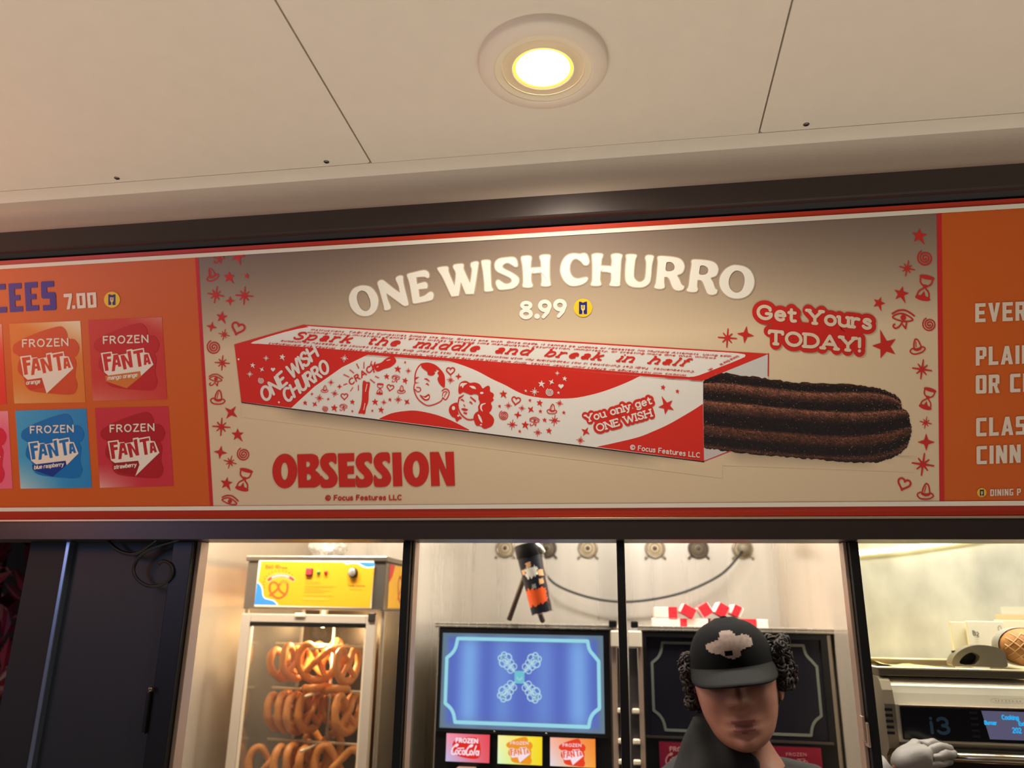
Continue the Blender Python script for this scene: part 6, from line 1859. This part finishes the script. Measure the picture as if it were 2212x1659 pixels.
hs = thing('grey_scoop', 'grey plastic scoop with a curved hollow handle on the baking tray', 'scoop', (0.69, 1.82, 1.506))
M_GREY = mat('scoop_grey', (122, 114, 96), rough=.45)
b = MB()
out = sm([(.641, 1.5085), (.646, 1.526), (.664, 1.541), (.690, 1.5495), (.718, 1.5485), (.742, 1.540), (.746, 1.520), (.742, 1.5075), (.705, 1.5070), (.670, 1.5075)], 5)
hole = sm([(.655, 1.513), (.664, 1.527), (.681, 1.535), (.694, 1.530), (.693, 1.520), (.680, 1.511)], 4)
for yy, flip in ((1.812, False), (1.842, True)):
    tri = tessellate_polygon([[Vector((x, z, 0)) for x, z in out], [Vector((x, z, 0)) for x, z in hole]])
    vs = [b.bm.verts.new((x, yy, z)) for x, z in out + hole]
    for t in tri:
        b.bm.faces.new([vs[i] for i in t])
    if not flip: A_ = vs
no, nh = len(out), len(hole)
for i in range(no): b.bm.faces.new((A_[i], A_[(i + 1) % no], vs[(i + 1) % no], vs[i]))
for i in range(nh): b.bm.faces.new((A_[no + i], A_[no + (i + 1) % nh], vs[no + (i + 1) % nh], vs[no + i]))
b.build('handle', M_GREY, hs)
b = MB(); b.box(.652, .697, 1.832, 1.8405, 1.5095, 1.537); b.build('handle_hollow', M_NAVY, hs)

for nm, x0_, x1_, z1_, y_, rgb, lab, pr_ in (('paper_bag', .690, .742, 1.595, 1.930, (232, 226, 200), 'white folded paper bag, leftmost behind the grey scoop', 0),
                                            ('paper_bag', .718, .794, 1.597, 1.915, (244, 240, 218), 'white paper bag with small grey print behind the grey scoop', 1),
                                            ('paper_bag', .788, .900, 1.600, 1.940, (246, 226, 196), 'cream paper bag behind the loaf', 0)):
    p = thing(nm, lab, 'paper bag', ((x0_ + x1_) / 2, y_, 1.4925), 'paper bags standing in the tray')
    b = MB(); b.box(x0_, x1_, y_, y_ + .010, 1.4930, z1_, bev=.001); b.build('bag_body', mat('bag_paper_%d' % rgb[2], rgb, rough=.6), p)
    if pr_:
        a = Art(Frame((x0_, y_ - .0002, z1_), (1, 0, 0), (0, 0, -1), (0, -1, 0)), .0003)
        G_ = (120, 116, 100)
        text(a, 'B2', (.010, .028), (.008, .003), (0, -.008), .0016, G_, n=4)
        a.stroke(arc(.066, .015, .0035, .006, 0, 360, 12), .001, G_, n=4)
        for k in range(4): a.stroke([(.012, .034 + k * .005), (.019, .034 + k * .005)], .0009, (190, 186, 170), n=4)
        a.stroke([(.066, .022), (.066, .038)], .0009, G_, n=4)
        a.build('bag_print', p)
p = thing('menu_folder', 'peach card folder standing behind the cream paper bag', 'folder', (.86, 1.97, 1.4925))
b = MB(); b.box(.800, .92, 1.965, 1.968, 1.4930, 1.612); b.build('front_cover', mat('peach_card', (244, 196, 150), rough=.6), p)
b = MB(); b.box(.815, .93, 1.9705, 1.9735, 1.4930, 1.630); b.build('back_cover', mat('pale_card', (206, 206, 186), rough=.6), p)

# ------------------------------------------------------------------ the worker behind the window
def skinned(name, joints, bones, sub=2):
    """grow a tapering surface round a skeleton: joints are (x, y, z, radius)"""
    me = bpy.data.meshes.new(name)
    me.from_pydata([j[:3] for j in joints], bones, [])
    o = bpy.data.objects.new(name + '_tmp', me)
    COL.objects.link(o)
    sk = o.modifiers.new('skin', 'SKIN')
    sk.use_smooth_shade = True
    for v, j in zip(me.skin_vertices[0].data, joints):
        r = j[3]
        v.radius = (r, r) if not isinstance(r, tuple) else r
        v.use_root = False
    me.skin_vertices[0].data[0].use_root = True
    ss = o.modifiers.new('sub', 'SUBSURF'); ss.levels = sub; ss.render_levels = sub
    bpy.context.view_layer.update()
    dg = bpy.context.evaluated_depsgraph_get()
    out = bpy.data.meshes.new_from_object(o.evaluated_get(dg))
    bpy.data.objects.remove(o, do_unlink=True)
    return out


def into(bmx, me, mi=0):
    n0 = len(bmx.faces)
    bmx.from_mesh(me)
    bmx.faces.ensure_lookup_table()
    for f in bmx.faces[n0:]:
        f.material_index = mi; f.smooth = True


def finish(bmx, name, mats, parent):
    org = world_loc(parent)
    for v in bmx.verts: v.co -= org
    me = bpy.data.meshes.new(name)
    bmx.to_mesh(me); bmx.free()
    for m in (mats if isinstance(mats, (list, tuple)) else [mats]): me.materials.append(m)
    return link_mesh(name, me, parent)


HC = Vector((0.1880, 1.690, 1.478))
HR = Matrix.Rotation(math.radians(-5), 3, 'Z') @ Matrix.Rotation(math.radians(-7), 3, 'Y') @ Matrix.Rotation(math.radians(3), 3, 'X')
hw = lambda x, y, z: HC + HR @ Vector((x, y, z))

man = thing('person', 'worker in a black cap with curly dark hair, looking out of the window', 'person', (0.20, 1.70, 0.0))

# head: rings from chin to crown, then features pushed out of the front
RZ = [(-.122, .006, .050, -.030), (-.119, .024, .070, -.010), (-.112, .041, .083, .010), (-.098, .055, .088, .034), (-.080, .0645, .087, .052), (-.055, .0725, .084, .070), (-.025, .0775, .082, .084), (.005, .0800, .081, .093),
      (.035, .0790, .082, .098), (.060, .0705, .077, .094), (.078, .060, .062, .080), (.091, .044, .045, .058), (.099, .025, .026, .032), (.102, .004, .004, .004)]
rz = sm(RZ, 5, False)
NA = 88


def gauss(x, z, cx, cz, sx, sz):
    return math.exp(-((x - cx) / sx) ** 2 - ((z - cz) / sz) ** 2)


bmh = bmesh.new()
rings = []
tone = {}
for (z, w, f, bk) in rz:
    ring = []
    for k in range(NA):
        a = 2 * PI * k / NA
        ca, sa = math.cos(a), math.sin(a)
        x = w * math.copysign(abs(ca) ** .92, ca)
        y = (-f if sa < 0 else bk) * abs(sa) ** .95
        d = 0.0
        if sa < 0:
            d += .027 * gauss(x, z, 0, -.026, .0125, .0115) + .015 * gauss(x, z, 0, -.006, .0090, .024)
            d += .009 * (gauss(x, z, -.0155, -.031, .0085, .008) + gauss(x, z, .0155, -.031, .0085, .008))
            d -= .004 * (gauss(x, z, -.008, -.0385, .005, .003) + gauss(x, z, .008, -.0385, .005, .003))
            d -= .011 * (gauss(x, z, -.033, .008, .017, .011) + gauss(x, z, .033, .008, .017, .011))
            d += .006 * (gauss(x, z, -.032, .026, .024, .008) + gauss(x, z, .032, .026, .024, .008))
            d += .005 * (gauss(x, z, -.048, -.022, .018, .018) + gauss(x, z, .048, -.022, .018, .018))
            d -= .004 * (gauss(x, z, -.040, -.062, .014, .02) + gauss(x, z, .040, -.062, .014, .02))
            d += .0065 * gauss(x, z, 0, -.0630, .025, .0050) + .0080 * gauss(x, z, 0, -.0770, .021, .0062) - .0055 * gauss(x, z, 0, -.0695, .028, .0026)
            d += .007 * gauss(x, z, 0, -.108, .020, .012) - .004 * gauss(x, z, 0, -.090, .022, .005)
            d -= .0025 * gauss(x, z, 0, -.051, .004, .007)
        v = bmh.verts.new(hw(x, y - d, z))
        lip = 0
        if sa < 0:
            lip = max(gauss(x, z, 0, -.0640, .029, .0052), gauss(x, z, 0, -.0765, .025, .0062))
        tone[v] = lip
        ring.append(v)
    rings.append(ring)
for i in range(len(rings) - 1):
    for k in range(NA):
        bmh.faces.new((rings[i][k], rings[i][(k + 1) % NA], rings[i + 1][(k + 1) % NA], rings[i + 1][k]))
bmh.faces.new(rings[0][::-1]); bmh.faces.new(rings[-1])
for f in bmh.faces:
    f.smooth = True
    f.material_index = 1 if sum(tone[v] for v in f.verts) / len(f.verts) > .46 else 0
# ears
for sg in (-1, 1):
    t = bmesh.new()
    bmesh.ops.create_uvsphere(t, u_segments=18, v_segments=12, radius=1)
    vm = {}
    for v in t.verts:
        p = Vector((sg * (.0815 + v.co.x * .006 + .008 * max(0, v.co.y)), .012 + v.co.y * .017, -.018 + v.co.z * .029 - v.co.y * .004))
        e_ = (v.co.y ** 2 + v.co.z ** 2)
        if v.co.x * 1 > 0 and e_ < .45: p.x -= sg * .005
        vm[v] = bmh.verts.new(hw(*p))
    for f in t.faces:
        q = bmh.faces.new([vm[v] for v in f.verts]); q.smooth = True
    t.free()
# neck, trunk, right arm, left arm reaching to the oven, legs: one grown surface
J = [(0.215, 1.735, 0.95, (.135, .10)), (0.212, 1.735, 1.08, (.13, .095)), (0.208, 1.735, 1.20, (.125, .095)), (0.203, 1.730, 1.275, (.060, .050)), (0.198, 1.722, 1.345, .055), (0.192, 1.712, 1.40, .052), (0.189, 1.702, 1.44, .050),
     (0.075, 1.735, 1.245, .048), (0.035, 1.740, 1.215, .044), (0.010, 1.735, 1.085, .044), (0.030, 1.700, .96, .036), (0.075, 1.640, .90, .028),
     (0.335, 1.735, 1.242, .048), (0.372, 1.725, 1.212, .042), (0.398, 1.690, 1.140, .042), (0.425, 1.655, 1.235, .035), (0.455, 1.653, 1.326, .023),
     (0.150, 1.735, .90, .088), (0.140, 1.730, .52, .062), (0.138, 1.745, .10, .042), (0.275, 1.735, .90, .088), (0.285, 1.730, .52, .062), (0.290, 1.745, .10, .042),
     (0.136, 1.690, .035, .034), (0.292, 1.690, .035, .034)]
Bn = [(0, 1), (1, 2), (2, 3), (3, 4), (4, 5), (5, 6), (3, 7), (7, 8), (8, 9), (9, 10), (10, 11), (3, 12), (12, 13), (13, 14), (14, 15), (15, 16), (0, 17), (17, 18), (18, 19), (0, 20), (20, 21), (21, 22), (19, 23), (22, 24)]


def hand(wr, palm, kn, fingers, thumb, grow=1.0):
    """palm and five separate bent fingers grown from the wrist"""
    j = [tuple(wr) + (.024 * grow,), tuple(palm) + ((.026 * grow, .017 * grow),)]
    bn = [(0, 1)]
    for f, r in zip(fingers, (.0092, .0096, .0090, .0080)):
        p = 1
        for i, q in enumerate(f):
            j.append(tuple(q) + (r * grow * (1 - .08 * i),)); bn.append((p, len(j) - 1)); p = len(j) - 1
    p = 1
    for i, q in enumerate(thumb):
        j.append(tuple(q) + ((.0125 - .0015 * i) * grow,)); bn.append((p, len(j) - 1)); p = len(j) - 1
    return j, bn


LHAND = hand((.4560, 1.6530, 1.3300), (.4900, 1.6490, 1.3560), None,
             ([(.5160, 1.6560, 1.3740), (.5370, 1.6700, 1.3790), (.5520, 1.6860, 1.3720), (.5550, 1.6965, 1.3620)],
              [(.5220, 1.6470, 1.3660), (.5480, 1.6590, 1.3730), (.5670, 1.6760, 1.3690), (.5720, 1.6900, 1.3645)],
              [(.5210, 1.6400, 1.3560), (.5480, 1.6500, 1.3620), (.5690, 1.6670, 1.3610), (.5760, 1.6800, 1.3600)],
              [(.5150, 1.6360, 1.3450), (.5380, 1.6440, 1.3480), (.5560, 1.6600, 1.3490), (.5640, 1.6720, 1.3500)]),
             [(.4900, 1.6640, 1.3660), (.5080, 1.6780, 1.3730), (.5260, 1.6860, 1.3700)])
RHAND = hand((.080, 1.630, .888), (.100, 1.610, .868), None,
             ([(.112, 1.590, .852), (.116, 1.570, .842), (.114, 1.556, .832)], [(.102, 1.586, .846), (.104, 1.564, .834), (.102, 1.550, .822)],
              [(.092, 1.586, .844), (.091, 1.566, .832), (.090, 1.554, .820)], [(.082, 1.590, .848), (.078, 1.574, .838), (.077, 1.564, .828)]),
             [(.118, 1.616, .866), (.128, 1.600, .858), (.132, 1.586, .850)])
into(bmh, skinned('trunk', J, Bn, 2))
slim = [(j[0], j[1], j[2], (j[3][0] * .50, j[3][1] * .48) if isinstance(j[3], tuple) else j[3] * .50) for j in LHAND[0]]
into(bmh, skinned('hand', slim, LHAND[1], 2))
into(bmh, skinned('hand', RHAND[0], RHAND[1], 2))
M_SKIN = mat('skin', (156, 105, 88), rough=.48, noise_amt=.06, noise_scale=70, bump=.05, bump_scale=900)
M_LIP = mat('lip_skin', (126, 70, 62), rough=.42)
finish(bmh, 'body', [M_SKIN, M_LIP], man)
for sg in (-1, 1):
    b = MB(); b.ball(hw(sg * .033, -.0650, .008), .0118)
    ey = b.build('eye', mat('eye_white', (214, 200, 190), rough=.2), man)
    b = MB(); b.ball(hw(sg * .033, -.0750, .007), .0052, .0030, .0052); b.build('iris', mat('iris_brown', (40, 24, 18), rough=.15), ey)
    b = MB()
    b.tube([hw(sg * x, -y, z) for x, y, z in ((.014, .0850, .015), (.026, .0865, .0180), (.038, .0830, .0175), (.050, .0760, .013))], [.0030, .0040, .0036, .0018], n=8)
    b.build('eyebrow', mat('hair_dark', (30, 20, 17), rough=.5, noise_amt=.3, noise_scale=80), man)

# curly hair showing under the cap
rh = random.Random(5)
b = MB()
M_HAIR = mat('curl_brown', (38, 24, 19), rough=.75, noise_amt=.5, noise_scale=60)


def curl(c, r):
    ax_ = Vector((rh.uniform(-1, 1), rh.uniform(-1, 1), rh.uniform(-1, 1))).normalized()
    u_ = ax_.orthogonal().normalized(); v_ = ax_.cross(u_)
    n = 18
    b.tube([c + u_ * (r * math.cos(k * .72)) + v_ * (r * math.sin(k * .72)) + ax_ * (k / n - .5) * r * 2.0 for k in range(n)], [r * .34 * (1 - .5 * abs(k / n - .5)) for k in range(n)], n=5)


for i in range(260):       # thick puff on the picture's right
    a_, e_ = rh.uniform(0, 2 * PI), rh.uniform(-1, 1)
    c = hw(.089 + .026 * math.cos(a_) * rh.random() ** .5, .020 + .040 * math.sin(a_) * rh.random() ** .5, .022 + .046 * e_)
    curl(c, rh.uniform(.0050, .0085))
for i in range(130):        # thinner on the left
    c = hw(-.084 + rh.uniform(-.016, .010), .030 + rh.uniform(-.035, .04), .002 + rh.uniform(-.045, .05))
    curl(c, rh.uniform(.0055, .0085))
for i in range(110):       # back of the head
    a_ = rh.uniform(.1, PI - .1)
    c = hw(.080 * math.cos(a_), .020 + .085 * math.sin(a_), rh.uniform(-.055, .03))
    curl(c, rh.uniform(.007, .010))
b.build('hair', M_HAIR, man)

# cap
M_CAP = mat('cap_black', (9, 9, 10), spec=.12, rough=.85, noise_amt=.2, noise_scale=200)
cp_ = MB()
rows_ = []
for i in range(13):
    t = i / 12
    e_ = t * PI / 2
    rr = math.cos(e_) ** .72
    zz = .028 + .088 * math.sin(e_) ** 1.05
    rows_.append([cp_.bm.verts.new(hw(.0835 * rr * math.cos(2 * PI * k / 48), .006 + (.098 if math.sin(2 * PI * k / 48) > 0 else .094) * rr * math.sin(2 * PI * k / 48), zz + .004 * (rr < .3))) for k in range(48)])
fs = [cp_.bm.faces.new((rows_[i][k], rows_[i][(k + 1) % 48], rows_[i + 1][(k + 1) % 48], rows_[i + 1][k])) for i in range(12) for k in range(48)]
cp_._mark(fs, True)
cp_._mark([cp_.bm.faces.new(rows_[-1])], True)
cap = cp_.build('cap', M_CAP, man)
b = MB(); b.lathe([(.007, 0), (.006, .003), (.0003, .0045)], hw(0, .006, .119), n=16, rot=HR); b.build('cap_button', M_CAP, cap)
b = MB()
NV = 24
for lay in (0, 1):
    pass
top_, bot_ = [], []
for i in range(7):
    t = i / 6
    r1, r2 = [], []
    for k in range(NV + 1):
        a_ = PI + .10 + (PI - .20) * k / NV
        x = .0830 * math.cos(a_); y0_ = .006 + .094 * math.sin(a_)
        y_ = y0_ - t * .064 * max(0.0, -math.sin(a_)) ** .8
        z_ = .032 - t * .023 * max(0, -math.sin(a_)) - .018 * (math.cos(a_) ** 2) * t
        r1.append(b.bm.verts.new(hw(x * (1 + .02 * t), y_, z_))); r2.append(b.bm.verts.new(hw(x * (1 + .02 * t), y_, z_ - .0035)))
    top_.append(r1); bot_.append(r2)
fs = []
for i in range(6):
    for k in range(NV):
        fs.append(b.bm.faces.new((top_[i][k], top_[i][k + 1], top_[i + 1][k + 1], top_[i + 1][k])))
        fs.append(b.bm.faces.new((bot_[i][k], bot_[i + 1][k], bot_[i + 1][k + 1], bot_[i][k + 1])))
for k in range(NV): fs.append(b.bm.faces.new((top_[6][k], top_[6][k + 1], bot_[6][k + 1], bot_[6][k])))
b._mark(fs, True)
b.build('cap_brim', mat('brim_charcoal', (24, 23, 23), spec=.15, rough=.8), cap)
# worn grey emblem on the cap front, wrapped onto the crown
em = sm([(-.040, -.004), (-.043, .008), (-.030, .014), (-.018, .018), (-.014, .028), (-.003, .032), (.010, .029), (.016, .020), (.030, .022), (.042, .014), (.046, .004), (.036, -.002), (.022, -.005), (.016, -.016), (.004, -.019), (-.008, -.017), (-.016, -.010), (-.028, -.008)], 3)
tri = tessellate_polygon([[Vector((x, z, 0)) for x, z in em]])
b = MB()


def on_cap(x, z):
    zz = .067 + z
    s_ = max(0.0, min(1.0, (zz - .028) / .088)) ** (1 / 1.05)
    rr = math.cos(math.asin(s_)) ** .72
    q = max(0.0, 1 - (x / (.0835 * rr)) ** 2)
    return hw(x, .006 - .094 * rr * math.sqrt(q) - .0012, zz + .0005)


gx = 26
for i in range(gx):
    for k in range(gx):
        xs = [-.048 + .096 * (i + d) / gx for d in (0, 1)]; zs = [-.022 + .058 * (k + d) / gx for d in (0, 1)]
        cx, cz = sum(xs) / 2, sum(zs) / 2
        ins = False; jj = len(em) - 1
        for ii in range(len(em)):
            if (em[ii][1] > cz) != (em[jj][1] > cz) and cx < (em[jj][0] - em[ii][0]) * (cz - em[ii][1]) / (em[jj][1] - em[ii][1] + 1e-12) + em[ii][0]: ins = not ins
            jj = ii
        if ins and not (abs(cx + .004) < .007 and abs(cz + .008) < .004):
            b.quad(on_cap(xs[0], zs[0]), on_cap(xs[1], zs[0]), on_cap(xs[1], zs[1]), on_cap(xs[0], zs[1]))
bmesh.ops.remove_doubles(b.bm, verts=list(b.bm.verts), dist=1e-5)
b.build('cap_emblem', mat('emblem_thread', (150, 128, 116), rough=.8, noise_amt=.25, noise_scale=120), cap)

# dark top with a bunched collar, trousers, shoes, glove
bmx = bmesh.new()
JS = [(0.215, 1.735, 0.93, (.150, .118)), (0.212, 1.735, 1.08, (.148, .115)), (0.208, 1.735, 1.19, (.148, .112)), (0.203, 1.733, 1.268, (.128, .098)), (0.199, 1.726, 1.320, (.084, .082)),
      (0.085, 1.738, 1.268, .074), (0.032, 1.742, 1.222, .070), (0.006, 1.738, 1.085, .057), (0.026, 1.703, .975, .050),
      (0.325, 1.738, 1.262, .072), (0.374, 1.727, 1.218, .062), (0.401, 1.690, 1.145, .053), (0.424, 1.662, 1.225, .045)]
BS = [(0, 1), (1, 2), (2, 3), (3, 4), (3, 5), (5, 6), (6, 7), (7, 8), (3, 9), (9, 10), (10, 11), (11, 12)]
into(bmx, skinned('top', JS, BS, 2))
M_TOP = mat('dark_top', (44, 43, 44), rough=.85, noise_amt=.18, noise_scale=60, bump=.2, bump_scale=700)
top_o = finish(bmx, 'top', M_TOP, man)
b = MB()
# collar: pulled high up to the jaw on the picture's left, low on the right
rows_ = []
for i in range(10):
    t = i / 9
    row = []
    for k in range(44):
        a_ = 2 * PI * k / 44
        h_ = (.5 + .5 * math.cos(a_ - math.radians(205))) ** 1.5
        fold = .004 * math.sin(4 * a_ + 5 * t) + .003 * math.sin(9 * a_ - 7 * t)
        s_ = t ** 1.5
        rx, ry = .070 + .010 * h_ + (.122 + .040 * h_ - .070) * s_ + fold, .066 + (.098 - .066) * s_ + fold
        z = (1.306 + .098 * h_) * (1 - t) + (1.236 + .030 * h_) * t + .5 * fold
        row.append(b.bm.verts.new((.181 + .006 * t + rx * math.cos(a_), 1.720 + .014 * t + ry * math.sin(a_), z)))
    rows_.append(row)
inner = [b.bm.verts.new(v.co + Vector((-.010 * math.cos(2 * PI * k / 44), -.010 * math.sin(2 * PI * k / 44), .002))) for k, v in enumerate(rows_[0])]
low = [b.bm.verts.new(v.co + Vector((-.004 * math.cos(2 * PI * k / 44), -.004 * math.sin(2 * PI * k / 44), -.03))) for k, v in enumerate(inner)]
rows_ = [low, inner] + rows_
for r0, r1 in zip(rows_[:-1], rows_[1:]):
    b._mark([b.bm.faces.new((r0[k], r0[(k + 1) % 44], r1[(k + 1) % 44], r1[k])) for k in range(44)], True)
b.build('collar', mat('collar_black', (13, 13, 13), rough=.85, noise_amt=.2, noise_scale=80), top_o)
bmx = bmesh.new()
JT = [(0.213, 1.735, .96, (.150, .118)), (0.213, 1.735, .88, (.148, .116)), (0.150, 1.735, .80, .096), (0.141, 1.732, .50, .074), (0.138, 1.745, .09, .062), (0.276, 1.735, .80, .096), (0.285, 1.732, .50, .074), (0.290, 1.745, .09, .062)]
into(bmx, skinned('trousers', JT, [(0, 1), (1, 2), (2, 3), (3, 4), (1, 5), (5, 6), (6, 7)], 2))
finish(bmx, 'trousers', mat('black_trousers', (24, 24, 27), rough=.85), man)
for x in (.137, .291):
    b = MB()
    b.ball((x, 1.700, .042), .046, .125, .042)
    for v in b.bm.verts: v.co.z = max(v.co.z, .002)
    b.build('shoe', mat('shoe_black', (16, 16, 16), rough=.5), man)
bmx = bmesh.new()
G = ([(j[0], j[1], j[2], (j[3][0] * 1.14, j[3][1] * 1.14) if isinstance(j[3], tuple) else j[3] * 1.12) for j in LHAND[0]], LHAND[1])
into(bmx, skinned('glove', G[0], G[1], 2))
for v in bmx.verts:
    n_ = noise.noise(v.co * 70) * .0022 + noise.noise(v.co * 190) * .0008
    v.co += Vector((n_, n_ * .6, -n_))
gl = finish(bmx, 'glove', mat('grey_glove', (136, 130, 124), rough=.55, noise_amt=.06, noise_scale=60), man)
gl['label'] = 'grey disposable glove on the hand at the oven handle'
b = MB()
d_ = (Vector(LHAND[0][1][:3]) - Vector(LHAND[0][0][:3])).normalized()
w0 = Vector(LHAND[0][0][:3])
b.tube([w0 - d_ * .022, w0 - d_ * .010, w0 + d_ * .004], [.0355, .0335, .0315], n=22, caps=False)
for v in b.bm.verts:
    v.co += Vector((0, 0, noise.noise(v.co * 120) * .003))
b.build('glove_cuff', MATS['grey_glove'], gl)
